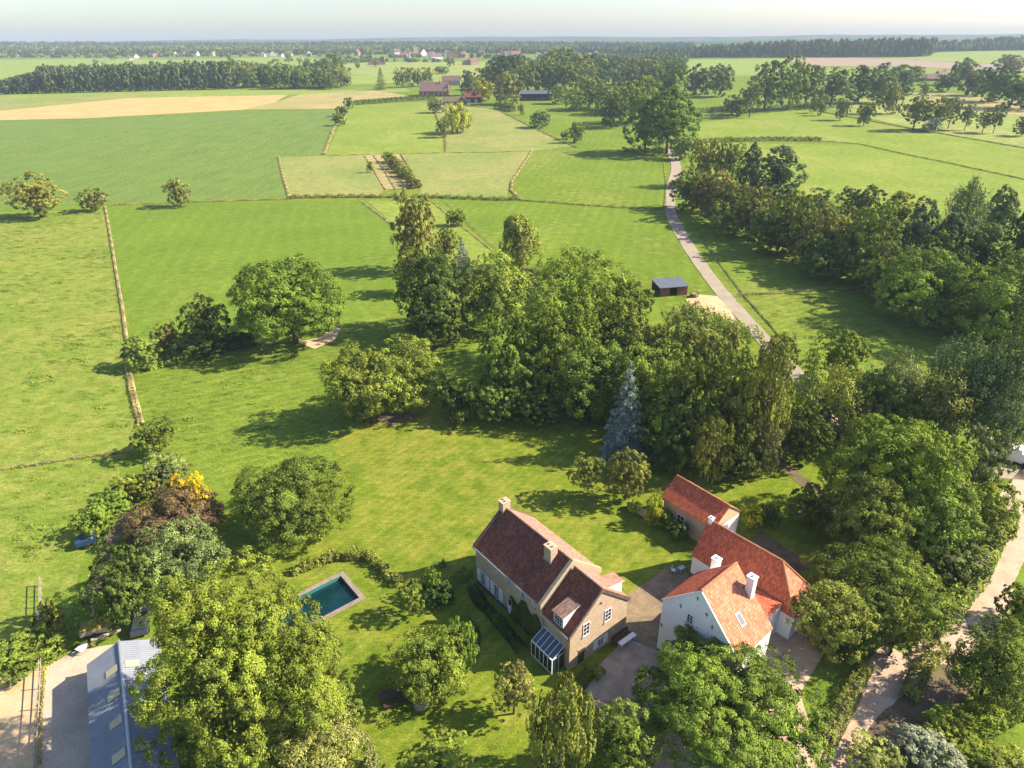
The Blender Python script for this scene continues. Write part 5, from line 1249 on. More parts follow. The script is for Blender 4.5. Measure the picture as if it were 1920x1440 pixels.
# --- annex
TA = math.radians(127.3)
H3 = empty('garden_annex', (25.93, 69.2, 0), TA - math.pi / 2, 'single storey annex with orange red roof and beige gable behind the white house', 'house')
wA, lA, eA, rA = 5.46, 8.6, 3.75, 5.81
mb = MB(); gable_walls(mb, 0, wA, .0, lA, eA, rA); mb.m[2] = 1; mb.build('wall', [WHITE, BRICK], H3)
mb = MB(); mb.face([(-.0, -.06, eA - .35), (wA, -.06, eA - .35), (wA / 2, -.02, rA + .15)]); mb.face([(wA, -.06, eA - .35), (0, -.06, eA - .35), (0, -.004, eA - .35), (wA, -.004, eA - .35)])
mb.build('gable_cladding', BEIGE, H3)
mb = MB(); Lq, Rq = roof_pair(0, wA, 0, lA, eA, rA, ov=.3, ovy=.15, t=.13); mb.slab(Lq, .13, 0, 1); mb.slab(Rq, .13, 2, 1); rf4 = mb.build('roof', [TILE_RED, DARKWOOD, TILE_RED_SUNLIT], H3)
ridge_tiles(rf4, (wA / 2, -.1, rA + .16), (wA / 2, lA + .1, rA + .16), .13, RIDGE_RED)
A1 = Plane((0, 0, 0), (0, 1, 0), (-1, 0, 0)); A2 = Plane((0, 0, 0), (1, 0, 0), (0, -1, 0))
window(H3, A1, 4.6, 5.8, 1.1, 2.5, 2, 2)
mb = MB(); A2.box(mb, .9, 2.6, .02, 2.6, .004, .06); gd = mb.build('garage_door', GREYWOOD, H3)
mb = MB()
for k in range(6): A2.box(mb, .95 + k * .28, 1.15 + k * .28, .08, 2.5, .061, .075)
mb.build('door_board', DARKWOOD, gd)

# --- metal stable shed, bottom left
def wl2(px, z=0): return Vector(G(px[0], px[1], z))
rz = 4.6; ez = 3.1
pr0 = wl2((223, 1202), rz); pr1 = wl2((248, 1460), rz); d_ = (pr1 - pr0); d_.z = 0; ang = math.atan2(d_.y, d_.x); Ls = d_.length + 8
H4 = empty('stable_shed', (pr0.x, pr0.y, 0), ang - math.pi / 2, 'long shed with ribbed grey metal roof and yellowish rooflights beside the sand yard', 'shed')
hw_ = 3.3
# local y runs along the ridge towards the camera; local x to the right of that direction
mb = MB(); mb.box(-hw_ + .2, hw_ - .2, .25, Ls, 0, ez - .1); mb.face([(-hw_ + .2, .25, ez - .1), (hw_ - .2, .25, ez - .1), (0, .25, rz - .15)][::-1]); mb.build('wall', GREYWOOD, H4)
def corrugated(sg):
    m_ = MB(); n = int(Ls / .15); s = (rz - ez) / hw_
    prof = [(i * Ls / n, .075 * (1 if i % 2 else 0)) for i in range(n + 1)]
    for i in range(n):
        (ya_, ha), (yb_, hb) = prof[i], prof[i + 1]
        q = [(0, ya_, rz + ha), (sg * hw_, ya_, ez + ha), (sg * hw_, yb_, ez + hb), (0, yb_, rz + hb)]
        m_.face(q if sg < 0 else q[::-1])
    a = (0, 0, rz - .04), (sg * hw_, 0, ez - .04), (sg * hw_, Ls, ez - .04), (0, Ls, rz - .04); m_.face(a if sg > 0 else a[::-1])
    return m_.build('roof', CORR, H4)
ra, rb = corrugated(-1), corrugated(1)
def rooflight(sg, y, x0, x1, w_=1.0):
    m_ = MB(); f = lambda x: rz - (rz - ez) * x / hw_ + .085; n = 7
    for i in range(n):
        a, b = y + i * w_ / n, y + (i + 1) * w_ / n; ha, hb = (.03, 0) if i % 2 else (0, .03)
        q = [(sg * x0, a, f(x0) + ha), (sg * x1, a, f(x1) + ha), (sg * x1, b, f(x1) + hb), (sg * x0, b, f(x0) + hb)]; m_.face(q if sg < 0 else q[::-1])
    m_.build('rooflight', ROOFLIGHT, ra if sg < 0 else rb)
ridge_tiles(ra, (0, 0, rz + .05), (0, Ls, rz + .05), .14, METALGREY)

SHED_SIDES = (1, -1)
for sg in (1, -1):
    for y in (3.0, 6.2, 9.6, 13.4): rooflight(sg, y, .35, 1.5)

# --- field shelter by the lane
def ground_frame(a, b):
    A, B = wl2(a), wl2(b); d = B - A; return A, math.atan2(d.y, d.x), d.length
A_, an_, ln_ = ground_frame((1237, 557), (1288, 553))
H5 = empty('field_shelter', (A_.x, A_.y, 0), an_, 'small reddish wooden field shelter with grey sloping roof beside the sandy yard', 'shelter')
dp = ln_ * .75
mb = MB(); hF, hB = 2.5, 3.0
mb.box(ln_ * .62, ln_, 0, .12, 0, hF); mb.box(0, ln_ * .36, 0, .12, 0, hF); mb.box(ln_ * .36 + .002, ln_ * .62 - .002, 0.01, .11, 2.2, hF); mb.box(ln_ - .12, ln_, .122, dp, 0, hF); mb.box(0, ln_ - .122, dp - .12, dp, 0, hB - .1)
mb.box(0, .14, .122, .3, 0, hF); mb.build('wall', REDWOOD, H5)
mb = MB(); mb.slab([(-.3, -.35, hF + .05), (ln_ + .3, -.35, hF + .05), (ln_ + .3, dp + .2, hB + .15), (-.3, dp + .2, hB + .15)], .12); mb.build('roof', BLUEROOF, H5)

# --- generic far buildings
def far_house(x, y, wpx, hpx, roof_px, rot, wall, roof, label, cat='house', name='house', ratio=.62, group=None, chim=True, gable_front=False):
    g = G(x, y); d = (g - CAM) @ FW; k = d / FPX; L_, e_, r_ = wpx * k, hpx * k, (hpx + roof_px) * k; D_ = L_ * ratio
    o = empty(name, g, rot + math.pi / 2 * 0, label, cat, group)
    if gable_front: mb = MB(); gable_walls(mb, -L_ / 2, L_ / 2, 0, D_, e_, r_); mb.build('wall', wall, o); Lq, Rq = roof_pair(-L_ / 2, L_ / 2, 0, D_, e_, r_, ov=.3, ovy=.3)
    else:
        mb = MB(); P = lambda x_, y_, z_: (y_, -x_, z_)
        mb.face([(-L_ / 2, 0, 0), (L_ / 2, 0, 0), (L_ / 2, 0, e_), (-L_ / 2, 0, e_)]); mb.face([(L_ / 2, D_, 0), (-L_ / 2, D_, 0), (-L_ / 2, D_, e_), (L_ / 2, D_, e_)])
        mb.face([(L_ / 2, 0, 0), (L_ / 2, D_, 0), (L_ / 2, D_, e_), (L_ / 2, D_ / 2, r_), (L_ / 2, 0, e_)]); mb.face([(-L_ / 2, D_, 0), (-L_ / 2, 0, 0), (-L_ / 2, 0, e_), (-L_ / 2, D_ / 2, r_), (-L_ / 2, D_, e_)]); mb.build('wall', wall, o)
        s = (r_ - e_) / (D_ / 2); ov = .35; q = .2
        Lq = [(-L_ / 2 - ov, -ov, e_ - ov * s + q), (L_ / 2 + ov, -ov, e_ - ov * s + q), (L_ / 2 + ov, D_ / 2, r_ + q), (-L_ / 2 - ov, D_ / 2, r_ + q)]
        Rq = [(L_ / 2 + ov, D_ + ov, e_ - ov * s + q), (-L_ / 2 - ov, D_ + ov, e_ - ov * s + q), (-L_ / 2 - ov, D_ / 2, r_ + q), (L_ / 2 + ov, D_ / 2, r_ + q)]
    mb = MB(); mb.slab(Lq, .2); mb.slab(Rq, .2); rf = mb.build('roof', roof, o)
    if chim: mb = MB(); mb.box(L_ * .2, L_ * .2 + 1.0, D_ * .4, D_ * .4 + 1.0, e_, r_ + 1.6); mb.build('chimney', FARBRICK, rf)
    return o, L_, e_, r_, D_
o, L_, e_, r_, D_ = far_house(812, 181, 52, 9, 15, -.08, BRICK_DARK, TILE_FAR, 'large dark brick farmhouse with big brown tiled roof at the end of the clipped hedge', 'farmhouse', 'farmhouse', .8)
Pf = Plane((0, 0, 0), (1, 0, 0), (0, -1, 0))
for u in (-.36, -.2, .05, .2, .36): window(o, Pf, L_ * u - .7, L_ * u + .7, e_ * .35, e_ * .75, 2, 2, .14, .1)
o, L_, e_, r_, D_ = far_house(850, 196, 38, 5, 7, .05, BRICK_DARK, TILE_FAR, 'low red tiled barn left of the timber barn', 'barn', 'barn', .5, chim=False)
o, L_, e_, r_, D_ = far_house(886, 193, 32, 10, 8, .02, BLACK, TILE_OLD, 'dark timber barn with red tiled roof under the yellowish tree', 'barn', 'barn', .6, chim=False)
mb = MB(); Pf.box(mb, -L_ * .3, -L_ * .1, .05, e_ * .7, .02, .12); Pf.box(mb, L_ * .1, L_ * .3, .05, e_ * .7, .02, .12); mb.build('barn_door', GREYWOOD, o)
o, L_, e_, r_, D_ = far_house(867, 197, 17, 7, 8, .05, BRICK_DARK, BLUEROOF, 'small grey gabled outbuilding between the two red barns', 'barn', 'barn', .8, chim=False, gable_front=True)
o, L_, e_, r_, D_ = far_house(846, 160, 34, 8, 8, .03, GREYWOOD, TILE_FAR, 'grey walled barn behind the large dark farmhouse', 'barn', 'barn', .5, chim=False)
o, L_, e_, r_, D_ = far_house(1004, 189, 60, 12, 5, -.02, BLACK, BLUEROOF, 'long black barn with pale blue grey roof', 'barn', 'barn', .35, chim=False)
mb = MB()
for u in (-.33, -.1, .05, .25): Pf.box(mb, L_ * u, L_ * u + .25, .1, e_ * .5, .02, .12)
Pf.box(mb, -L_ * .45, L_ * .45, e_ * .3, e_ * .3 + .12, .03, .14); mb.build('fence_rail', GREYWOOD, o)
far_house(1292, 170, 14, 8, 9, .1, BLACK, TILE_FAR, 'small dark house among the trees left of the tree belt', 'house', 'house', .7)
far_house(1745, 152, 40, 4, 8, -.05, BRICK_DARK, TILE_FAR, 'long brown roofed barn beyond the tree belt on the right', 'barn', 'barn', .5, chim=False)
far_house(1770, 146, 20, 5, 7, .2, BRICK_DARK, TILE_FAR, 'brown roofed house rising behind the long brown roofed barn', 'house', 'house', .8)
far_house(1858, 140, 24, 7, 6, .1, FARWHITE, BLUEROOF, 'pale grey building behind the high tree near the right edge', 'building', 'house', .6, chim=False)
# village and hamlet houses
VIL = [(746, 104, 8, 4, 4), (756, 108, 9, 3, 4), (772, 108, 7, 4, 3), (780, 102, 6, 5, 4), (795, 104, 8, 4, 4), (808, 109, 7, 5, 3), (820, 111, 16, 3, 4), (706, 122, 20, 3, 6), (715, 116, 8, 3, 3), (841, 104, 10, 3, 3), (849, 109, 14, 6, 4), (856, 104, 12, 3, 3),
       (871, 108, 12, 5, 3), (874, 122, 12, 3, 3), (891, 122, 13, 5, 3), (938, 122, 16, 4, 3), (952, 108, 9, 4, 4), (966, 108, 12, 4, 4), (903, 102, 8, 3, 3), (1010, 108, 8, 4, 4), (1026, 107, 9, 4, 4), (1040, 105, 9, 3, 4), (1060, 106, 14, 3, 4), (1075, 104, 9, 4, 4), (1090, 116, 20, 4, 4), (1106, 110, 12, 4, 5), (1118, 104, 9, 4, 4), (1045, 129, 22, 4, 3), (1082, 126, 12, 4, 4),
       (10, 107, 8, 3, 3), (28, 104, 10, 3, 3), (250, 109, 10, 3, 3), (282, 107, 16, 4, 2), (247, 112, 7, 2, 2), (318, 106, 8, 4, 4), (330, 104, 7, 3, 4), (343, 106, 8, 3, 4), (352, 102, 8, 3, 3), (366, 104, 8, 3, 4), (378, 103, 7, 3, 3), (398, 104, 8, 3, 3), (492, 106, 8, 3, 4), (512, 105, 9, 4, 4), (525, 107, 8, 3, 3), (545, 104, 8, 3, 4), (580, 104, 9, 3, 4), (636, 106, 8, 4, 3), (668, 104, 9, 5, 4), (200, 106, 8, 2, 3), (60, 106, 8, 2, 3), (430, 103, 9, 3, 3), (468, 104, 9, 3, 3)]
for i, (x, y, wp, hp, rp) in enumerate(VIL):
    white = hash01('vw', i) < .75; left_ = x < 640
    kk = 1.4 if 700 < x < 1000 else 1.1; wp, hp, rp = wp * kk, hp * kk, rp * kk
    far_house(x, y, wp, hp, rp, (hash01('vr', i) - .5) * 1.4, FARWHITE if white else FARBRICK, TILE_FAR if hash01('vt', i) < .85 else TILE_SUNLIT,
              ('pale rendered house' if white else 'brick house') + (' of the hamlet on the left horizon' if left_ else ' of the distant village round the church'), 'house', 'house', .75,
              ('pale houses' if white else 'brick houses') + (' in the left hamlet' if left_ else ' in the distant village'), chim=i % 2 == 0, gable_front=hash01('vg', i) < .4)
g = G(940, 108); k = ((g - CAM) @ FW) / FPX
ch_ = empty('village_church', g, .2, 'slender brick church tower with pointed spire above the village', 'church')
mb = MB(); mb.box(-1.9 * k, 1.9 * k, -1.9 * k, 1.9 * k, 0, 13 * k); mb.build('tower', FARBRICK, ch_)
mb = MB(); mb.bar((0, 0, 13 * k), (0, 0, 27 * k), 2.4 * k, 8, .05 * k); mb.build('spire', TILE_OLD, ch_)
mb = MB(); mb.box(2 * k, 12 * k, -2.4 * k, 2.4 * k, 0, 5 * k); mb.face([(2 * k, -2.4 * k, 5 * k), (12 * k, -2.4 * k, 5 * k), (12 * k, 0, 9 * k), (2 * k, 0, 9 * k)]); mb.face([(12 * k, 2.4 * k, 5 * k), (2 * k, 2.4 * k, 5 * k), (2 * k, 0, 9 * k), (12 * k, 0, 9 * k)]); mb.face([(12 * k, -2.4 * k, 5 * k), (12 * k, 2.4 * k, 5 * k), (12 * k, 0, 9 * k)]); mb.build('nave', FARBRICK, ch_)
for x, yb, yt, lb in ((482, 96, 69, 'thin radio mast on the left horizon'), (928, 90, 66, 'thin radio mast beside the church spire'), (1202, 90, 66, 'thin radio mast above the lane poplars'), (1474, 84, 65, 'thin radio mast over the long forest edge')):
    g = G(x, yb + 6); k = ((g - CAM) @ FW) / FPX; hM = (yb + 6 - yt) * k
    mb = MB(); mb.bar((0, 0, 0), (0, 0, hM), .35 * k, 5, .15 * k)
    for q in (.55, .75, .9): mb.box(-.5 * k, .5 * k, -.5 * k, .5 * k, hM * q, hM * q + .4 * k)
    o = mb.build('radio_mast', METALGREY); o.location = g; tag(o, lb, 'mast')
# ------------------------------------------------------------------ pool, yard things, fences
PL = empty('swimming_pool', (POOL_O[0], POOL_O[1], 0), math.atan2(_px[1], _px[0]), 'rectangular swimming pool with teal water and pale stone edge on the lawn', 'pool')
# local x along the short side (towards the camera), local -y along the length (leftwards)
wP, lP, cp_ = POOL_W, POOL_L, .62
mb = MB(); mb.box(0, wP, -cp_, 0, -.3, .07); mb.box(0, wP, -lP, -lP + cp_, -.3, .07); mb.box(0, cp_, -lP + cp_, -cp_, -.3, .07); mb.box(wP - cp_, wP, -lP + cp_, -cp_, -.3, .07); mb.build('stone_edge', RIMSTONE, PL)
mb = MB(); k_ = cp_ + .02
for a, b in (((k_, -k_), (wP - k_, -k_)), ((wP - k_, -lP + k_), (k_, -lP + k_)), ((k_, -lP + k_), (k_, -k_)), ((wP - k_, -k_), (wP - k_, -lP + k_))):
    mb.face([(a[0], a[1], -1.7), (b[0], b[1], -1.7), (b[0], b[1], .04), (a[0], a[1], .04)])
mb.build('pool_wall', POOLWALL, PL)
mb = MB(); mb.face([(k_, -lP + k_, -.45), (wP - k_, -lP + k_, -.45), (wP - k_, -k_, -.45), (k_, -k_, -.45)]); mb.build('water', WATER, PL)

def bench(loc, rz, mat, label, L_=1.9, name='garden_bench', back=True, legmat=None):
    o = empty(name, loc, rz, label, 'bench'); m_ = MB()
    for k in range(3): m_.box(-L_ / 2, L_ / 2, -.22 + k * .15, -.09 + k * .15, .43, .47)
    m_.build('seat', mat, o)
    if back:
        m_ = MB()
        for k in range(3): m_.box(-L_ / 2, L_ / 2, .25, .29, .55 + k * .15, .66 + k * .15)
        m_.build('backrest', mat, o)
    for x in (-L_ / 2 + .12, L_ / 2 - .12):
        for y in (-.18, .22): m_ = MB(); m_.box(x - .035, x + .035, y - .035, y + .035, 0, .428 if y < 0 or not back else .9); m_.build('leg', legmat or mat, o)
    return o
a_, b_ = np.array([math.cos(TH), math.sin(TH)]), np.array([math.sin(TH), -math.cos(TH)]); O1 = np.array([5.87, 50.29])
q = O1 + b_ * 7.4 - a_ * .55; bench((q[0], q[1], .05), TH - math.pi / 2, DARKWOOD, 'dark slatted bench against the brick gable wall', 2.6)
def table(loc, rz, mat, label, L_, W_, h=.74, name='garden_table'):
    o = empty(name, loc, rz, label, 'table'); m_ = MB(); m_.box(-L_ / 2, L_ / 2, -W_ / 2, W_ / 2, h - .05, h); m_.build('tabletop', mat, o)
    for x in (-1, 1):
        for y in (-1, 1): m_ = MB(); m_.box(x * (L_ / 2 - .12) - .035, x * (L_ / 2 - .12) + .035, y * (W_ / 2 - .1) - .035, y * (W_ / 2 - .1) + .035, 0, h - .052); m_.build('leg', mat, o)
    return o
q = O1 + b_ * 7.5 - a_ * 1.35; table((q[0], q[1], .05), TH - math.pi / 2, PAINT, 'narrow white table standing before the bench at the brick gable', 2.4, .6)
g = G(748, 1322); bench((g[0], g[1], .02), math.radians(20), DARKWOOD, 'long wooden seat in the shade under the bushy bright tree', 3.0, 'garden_bench', False)
g = G(735, 1308); table((g[0], g[1], .02), math.radians(20), DARKWOOD, 'slatted wooden table in the shade under the bushy bright tree', 2.6, 1.1, .72)
# small white garden chairs by the white house corner
def chair(loc, rz, label):
    o = empty('garden_chair', loc, rz, label, 'chair'); m_ = MB(); m_.box(-.24, .24, -.24, .24, .42, .46); m_.build('seat', PAINT, o)
    m_ = MB(); m_.box(-.24, .24, .21, .25, .5, .92); m_.build('backrest', PAINT, o)
    for x in (-.2, .2):
        for y in (-.2, .2): m_ = MB(); m_.box(x - .025, x + .025, y - .025, y + .025, 0, .418); m_.build('leg', METALGREY, o)
g = G(1262, 1074); chair((g[0], g[1], .04), 1.1, 'white garden chair by the blue footed corner of the white house')
table((g[0] + 1.0, g[1] + .1, .04), .6, METALGREY, 'small grey metal table beside the white garden chair', .9, .6)
g = G(789, 1326); rng = np.random.default_rng(5)
bm_ = MB(); P = [(.75 * math.cos(t) * (1 + .2 * math.sin(3 * t)), .55 * math.sin(t) * (1 + .15 * math.cos(2 * t))) for t in [k * .698 for k in range(9)]]
top_ = [(x * .62 + .05, y * .6, .62 + .08 * math.sin(i)) for i, (x, y) in enumerate(P)]; bot = [(x, y, 0) for x, y in P]
for i in range(9): bm_.face([bot[i], bot[(i + 1) % 9], top_[(i + 1) % 9], top_[i]])
bm_.face(top_); o = bm_.build('boulder', GREYSTONE); o.location = g; tag(o, 'pale boulder on the lawn beside the wooden garden seat', 'boulder')
# swing frame of pale poles
g0 = Vector(G(652, 1420)); sw = empty('swing_frame', (g0.x, g0.y, 0), .25, 'frame of pale round poles standing on the lawn near the huge lime tree', 'swing')
mb = MB(); mb.bar((-1.7, 0, 2.6), (1.9, 0, 2.6), .075, 8); mb.build('crossbar', PALEWOOD, sw)
for x, y in ((-1.9, -1.1), (-1.9, 1.1), (2.1, -1.1), (2.1, 1.1)): mb = MB(); mb.bar((x, y, 0), (x * .9, 0, 2.62), .07, 8); mb.build('leg', PALEWOOD, sw)
mb = MB(); mb.bar((-.3, 0, 2.6), (-.3, 0, .5), .02, 4); mb.bar((.3, 0, 2.6), (.3, 0, .5), .02, 4); mb.build('rope', PALEWOOD, sw)
mb = MB(); mb.box(-.38, .38, -.15, .15, .45, .5); mb.build('swing_seat', GREYWOOD, sw)
g = G(672, 1425); mb = MB(); mb.slab([(-.6, -.5, .22), (.6, -.5, .22), (.6, .5, .34), (-.6, .5, .34)], .06); mb.box(-.5, -.4, -.4, .4, 0, .17); mb.box(.4, .5, -.4, .4, 0, .17); o = mb.build('wooden_pallet', GREYWOOD); o.location = (g[0] + 1.2, g[1] - .6, .01); tag(o, 'weathered wooden board platform lying by the swing frame', 'pallet')
# post and rail fence along the sand paddock and the tall pole with its round lamp
def fence(pts, label, ph=1.25, rails=(.55, 1.05), step=2.6, mat=None, r=.06, wires=False, name='post_fence', world=False, cat='fence'):
    P = [Vector(p) if world else Vector(G(*p)) for p in pts]; o = empty(name, P[0], 0, label, cat); mat = mat or GREYWOOD; me = None; rl = MB(); Q = []
    for a, b in zip(P, P[1:]):
        n = max(1, int(round((b - a).length / step)))
        Q += [a.lerp(b, i / n) for i in range(n)]
    Q.append(P[-1]); Q = Q[:100]
    for q_ in Q:
        if me is None: m_ = MB(); m_.bar((0, 0, -.02), (0, 0, ph), r, 6, r * .85); po = m_.build('post', mat, o); me = po.data
        else: po = link('post', me, o)
        po.location = q_ - P[0]
    for a, b in zip(Q, Q[1:]):
        for h in rails: rl.bar(a - P[0] + Vector((0, 0, h)), b - P[0] + Vector((0, 0, h)), .012 if wires else .05, 4, cap=False)
    rl.build('wire' if wires else 'rail', METALGREY if wires else mat, o); return o
fence([(80, 1098), (80, 1160), (80, 1256), (77, 1330), (73, 1400), (70, 1470)], 'weathered post and rail fence between sand paddock and gravel yard', 1.5, (.7, 1.35), 2.4)
fence([(1384, 556), (1440, 553), (1520, 548), (1600, 542)], 'wire fence across the paddock right of the lane', 1.2, (.4, .75, 1.1), 4.0, wires=True)
fence([(250, 850), (200, 855), (140, 862), (70, 874), (0, 884)], 'thin wire fence across the left pasture below the straw boundary', 1.15, (.5, 1.0), 4.5, wires=True)
fence([(207, 430), (219, 510), (232, 590), (239, 645)], 'wire fence in the straw strip left of the mown meadow', 1.2, (.5, 1.0), 6.0, wires=True)
fence([(676, 378), (722, 411), (772, 450)], 'post fence along the left side of the diagonal track', 1.2, (.5, 1.0), 6, wires=True)
fence([(834, 378), (880, 418), (930, 465)], 'post fence along the right side of the diagonal track', 1.2, (.5, 1.0), 6, wires=True)
fence([(930, 206), (1000, 240), (1080, 277)], 'diagonal post fence between the dry meadow and the black barn meadow', 1.3, (.6, 1.1), 9, wires=True)
fence([(1540, 209), (1700, 240), (1940, 283)], 'orchard fence along the yellow meadow', 1.5, (.6, 1.2), 12, wires=True, r=.12)
fence([(1325, 470), (1388, 552), (1445, 612)], 'wire fence on the paddock side of the lane', 1.2, (.5, 1.0), 6, wires=True)
g = Vector(G(84, 1166)); dh = empty('satellite_dish', (g.x, g.y, 0), 0, 'round white dish on a short post by the weathered fence behind the sand paddock', 'dish')
mb = MB(); mb.bar((0, 0, 0), (0, 0, 1.45), .05, 8); mb.build('post', METALGREY, dh)
mb = MB(); mb.bar((0, 0, 1.5), (.10, -.16, 1.66), .12, 16, .40); mb.build('dish_bowl', PAINT, dh)
fence([(171, 1092), (174, 1125), (179, 1160)], 'short pale rail fence in the shade behind the straw trailer', 1.2, (.5, 1.05), 2.2, PALEWOOD, name='rail_fence')
# trailer of straw, raised bed edge, tractor-like gate wheel, parked car, blue tarp trailer
def trailer(loc, rz, label, load, bodymat, L_=2.6, W_=1.7):
    o = empty('farm_trailer', loc, rz, label, 'trailer'); m_ = MB(); m_.box(-L_ / 2, L_ / 2, -W_ / 2, W_ / 2, .55, .63); t_ = .05
    for x in (-L_ / 2, L_ / 2 - t_): m_.box(x, x + t_, -W_ / 2, W_ / 2, .632, 1.15)
    for y in (-W_ / 2, W_ / 2 - t_): m_.box(-L_ / 2 + t_ + .002, L_ / 2 - t_ - .002, y, y + t_, .632, 1.15)
    m_.build('body', bodymat, o)
    for y in (-W_ / 2 - .1, W_ / 2 + .1):
        m_ = MB(); m_.bar((0, y - .09, .36), (0, y + .09, .36), .36, 14); m_.build('wheel', RUBBER, o)
    m_ = MB(); m_.bar((L_ / 2, 0, .58), (L_ / 2 + 1.3, 0, .45), .04, 6); m_.bar((L_ / 2 + 1.2, 0, 0), (L_ / 2 + 1.2, 0, .5), .03, 6); m_.build('drawbar', METALGREY, o)
    return o
g = G(182, 1185); tr_ = trailer((g[0], g[1], .01), .35, 'small farm trailer heaped with yellow straw behind the metal shed', 1, GREYWOOD, 2.8, 1.9)
m_ = MB(); n = 8
def hs(x, y): return 1.12 + .42 * (1 - (x / 1.35) ** 2) * (1 - (y / .9) ** 2) + .06 * math.sin(x * 7 + y * 5)
for i in range(n):
    for j in range(n):
        xs = [-1.33 + 2.66 * (i + a) / n for a in (0, 1)]; ys = [-.88 + 1.76 * (j + a) / n for a in (0, 1)]
        m_.face([(xs[0], ys[0], hs(xs[0], ys[0])), (xs[1], ys[0], hs(xs[1], ys[0])), (xs[1], ys[1], hs(xs[1], ys[1])), (xs[0], ys[1], hs(xs[0], ys[1]))])
o = m_.build('straw_heap', STRAW); o.location = (g[0], g[1], .015); o.rotation_euler = (0, 0, .35); tag(o, 'heap of yellow straw lying in the small farm trailer', 'straw')
p, q = Vector(G(172, 1203)), Vector(G(228, 1184)); mb = MB(); d_ = q - p; mb.bar((0, 0, .22), tuple(d_ + Vector((0, 0, .22))), .22, 10, .18); o = mb.build('felled_log', GREYWOOD); o.location = (p.x, p.y, 0); tag(o, 'pale felled log lying behind the metal shed', 'log')
def car(loc, rz, label, mat, name='parked_car'):
    o = empty(name, loc, rz, label, 'car'); m_ = MB()
    prof = [(-2.1, .35), (2.1, .35), (2.15, .75), (1.2, .95), (-1.9, .98), (-2.15, .7)]; cab = [(-1.85, .97), (1.1, .94), (.35, 1.42), (-1.3, 1.45)]
    for pr, w_ in ((prof, .86), (cab, .74)):
        A = [(x, -w_ if z < 1.2 else -w_ * .85, z) for x, z in pr]; B = [(x, w_ if z < 1.2 else w_ * .85, z) for x, z in pr]
        m_.face(A); m_.face(B[::-1])
        for i in range(len(pr)): m_.face([A[(i + 1) % len(pr)], A[i], B[i], B[(i + 1) % len(pr)]])
    m_.build('body', mat, o)
    m_ = MB(); m_.face([(1.08, -.68, .99), (1.08, .68, .99), (.40, .58, 1.40), (.40, -.58, 1.40)]); m_.face([(-1.82, .66, 1.0), (-1.82, -.66, 1.0), (-1.35, -.58, 1.40), (-1.35, .58, 1.40)]); m_.build('windscreen', PANE, o)
    for x in (-1.35, 1.35):
        for y in (-.80, .80): m_ = MB(); m_.bar((x, y - .1, .32), (x, y + .1, .32), .32, 14); m_.build('wheel', RUBBER, o)
    return o
g = G(268, 1172); car((g[0], g[1], .01), 1.9, 'dark grey car parked in shade under the huge lime tree', CARPAINT)
g = G(165, 1022); tb = trailer((g[0], g[1], .01), .5, 'trailer with a bright blue cover in the shade by the left hedge', 1, CARBLUE, 2.4, 1.5)
m_ = MB(); m_.slab([(-1.22, -.77, 1.17), (1.22, -.77, 1.17), (1.22, .77, 1.2), (-1.22, .77, 1.2)], .03); m_.build('cover', CARBLUE, tb)
# delivery van on the track at the right edge
g = G(1885, 862); vn = empty('white_van', (g[0], g[1], .03), math.radians(-35), 'white box van standing on the dirt track under the pines', 'van')
mb = MB(); mb.box(-3.0, 1.6, -1.05, 1.05, .6, 2.75); mb.build('cargo_box', PAINT, vn)
mb = MB(); P = [(1.62, .5), (3.2, .5), (3.25, 1.2), (2.7, 2.05), (1.62, 2.1)]; A = [(x, -.98, z) for x, z in P]; B = [(x, .98, z) for x, z in P]; mb.face(A); mb.face(B[::-1])
for i in range(5): mb.face([A[(i + 1) % 5], A[i], B[i], B[(i + 1) % 5]])
mb.build('cab', PAINT, vn); mb = MB(); mb.face([(3.26, -.88, 1.25), (3.26, .88, 1.25), (2.74, .88, 2.0), (2.74, -.88, 2.0)]); mb.build('windscreen', PANE, vn)
for x in (-2.0, 2.4):
    for y in (-.95, .95): mb = MB(); mb.bar((x, y - .12, .38), (x, y + .12, .38), .38, 14); mb.build('wheel', RUBBER, vn)
# hay feeder by the shelter, pale sheet on the shaded lawn, hand cart by the shed
g = G(1301, 557); hf = empty('hay_feeder', (g[0], g[1], .03), .2, 'round dark hay feeder in front of the wooden field shelter', 'feeder')
mb = MB()
for k in range(12):
    t = k * math.pi / 6; mb.bar((1.1 * math.cos(t), 1.1 * math.sin(t), 0), (1.1 * math.cos(t), 1.1 * math.sin(t), 1.2), .04, 5)
    t2 = t + math.pi / 6
    for z in (.1, .6, 1.2): mb.bar((1.1 * math.cos(t), 1.1 * math.sin(t), z), (1.1 * math.cos(t2), 1.1 * math.sin(t2), z), .035, 4)
mb.build('frame', DARKWOOD, hf)
mb = MB(); mb.bar((0, 0, .02), (0, 0, .95), .95, 14, .8); o = mb.build('hay_bale', HAYM); o.location = (g[0], g[1], .03); tag(o, 'brown hay bale inside the round feeder', 'hay bale')
g = G(1510, 960); mb = MB(); P = [(.9 * math.cos(t) * (1 + .3 * math.sin(2 * t + 1)), .5 * math.sin(t) * (1 + .3 * math.cos(3 * t)), 0) for t in [k * .628 for k in range(10)]]
for i in range(10): mb.face([(*P[i][:2], .02), (*P[(i + 1) % 10][:2], .02), (P[(i + 1) % 10][0] * .5, P[(i + 1) % 10][1] * .5, .18 + .05 * math.sin(i * 2)), (P[i][0] * .5, P[i][1] * .5, .18 + .05 * math.sin(i * 2 - 2))])
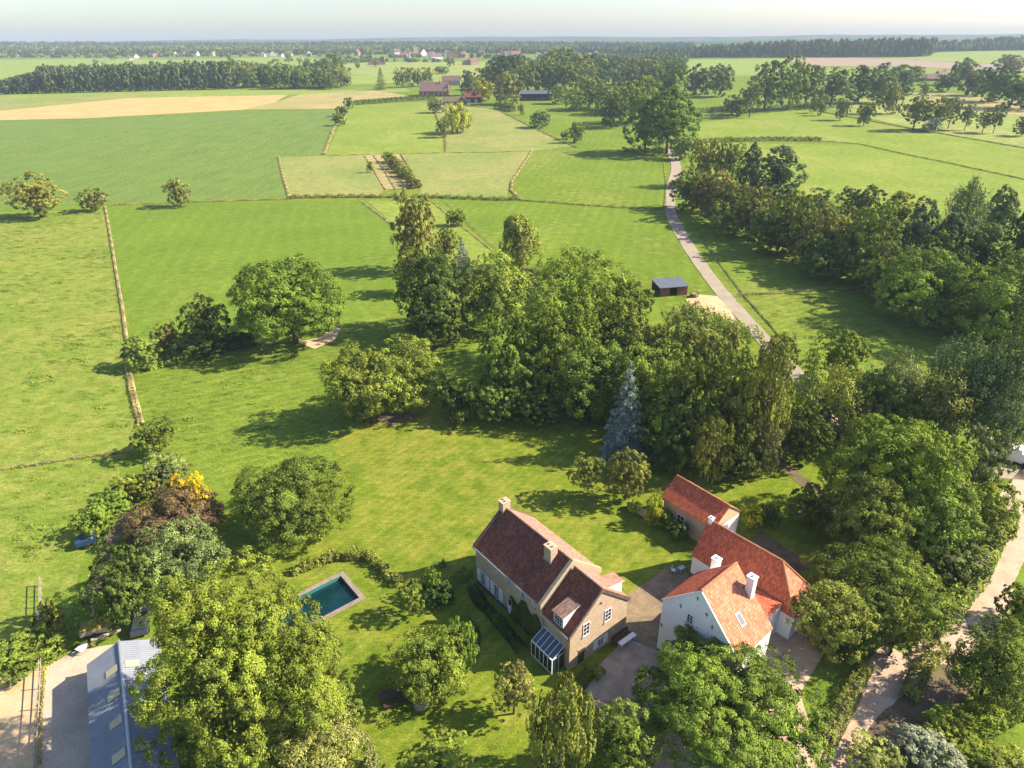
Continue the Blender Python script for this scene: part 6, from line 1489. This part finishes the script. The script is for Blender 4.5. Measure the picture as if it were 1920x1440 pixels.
mb.face([(p_[0] * .5, p_[1] * .5, .18 + .05 * math.sin(i * 2 - 2)) for i, p_ in enumerate(P)]); o = mb.build('crumpled_sheet', PAINT); o.location = (g[0], g[1], .02); tag(o, 'crumpled pale plastic sheet lying on the shaded grass right of the annex', 'sheet')
g = G(157, 1222); wb = empty('wheelbarrow', (g[0], g[1], .04), 1.2, 'upturned pale wheelbarrow at the back corner of the metal shed', 'wheelbarrow')
mb = MB(); mb.hexa([(-.4, -.3, .4), (.3, -.22, .4), (.3, .22, .4), (-.4, .3, .4), (-.55, -.4, .75), (.5, -.32, .75), (.5, .32, .75), (-.55, .4, .75)]); mb.build('tray', PAINT, wb)
mb = MB(); mb.bar((.75, -.06, .2), (.75, .06, .2), .2, 12); mb.build('wheel', RUBBER, wb)
for y in (-.25, .25): mb = MB(); mb.bar((.75, y * .3, .2), (-1.0, y * 1.3, .65), .025, 5); mb.bar((-.4, y, .42), (-.45, y * 1.1, 0), .025, 5); mb.build('handle', GREYWOOD, wb)
p, q = Vector(G(1178, 950)), Vector(G(1215, 972)); mb = MB(); d_ = (q - p); n_ = Vector((-d_.y, d_.x, 0)).normalized() * .25
mb.hexa([tuple(n_ * -1), tuple(d_ - n_), tuple(d_ + n_), tuple(n_), tuple(n_ * -1 + Vector((0, 0, .9))), tuple(d_ - n_ + Vector((0, 0, .9))), tuple(d_ + n_ + Vector((0, 0, .9))), tuple(n_ + Vector((0, 0, .9)))]); o = mb.build('garden_wall', BRICK); o.location = (p.x, p.y, 0); tag(o, 'short low brick garden wall between the lawn trees and the annex', 'wall')

# ------------------------------------------------------------------ haze
hz_ = MB(); hz_.box(-8800, 8800, -58, 6480, -1, 118); ho = hz_.build('haze', new_mat('x')[0], uv=False)
mt, nt, out = new_mat('haze_air'); pv = N(nt, 'ShaderNodeVolumePrincipled'); pv.inputs['Density'].default_value = HAZE_DENSITY; pv.inputs['Color'].default_value = HAZE_COLOR; pv.inputs['Anisotropy'].default_value = 0.0
L(nt, pv.outputs[0], out.inputs['Volume']); ho.data.materials.clear(); ho.data.materials.append(mt); ho['kind'] = 'stuff'; ho['label'] = 'pale blue haze over the far country'
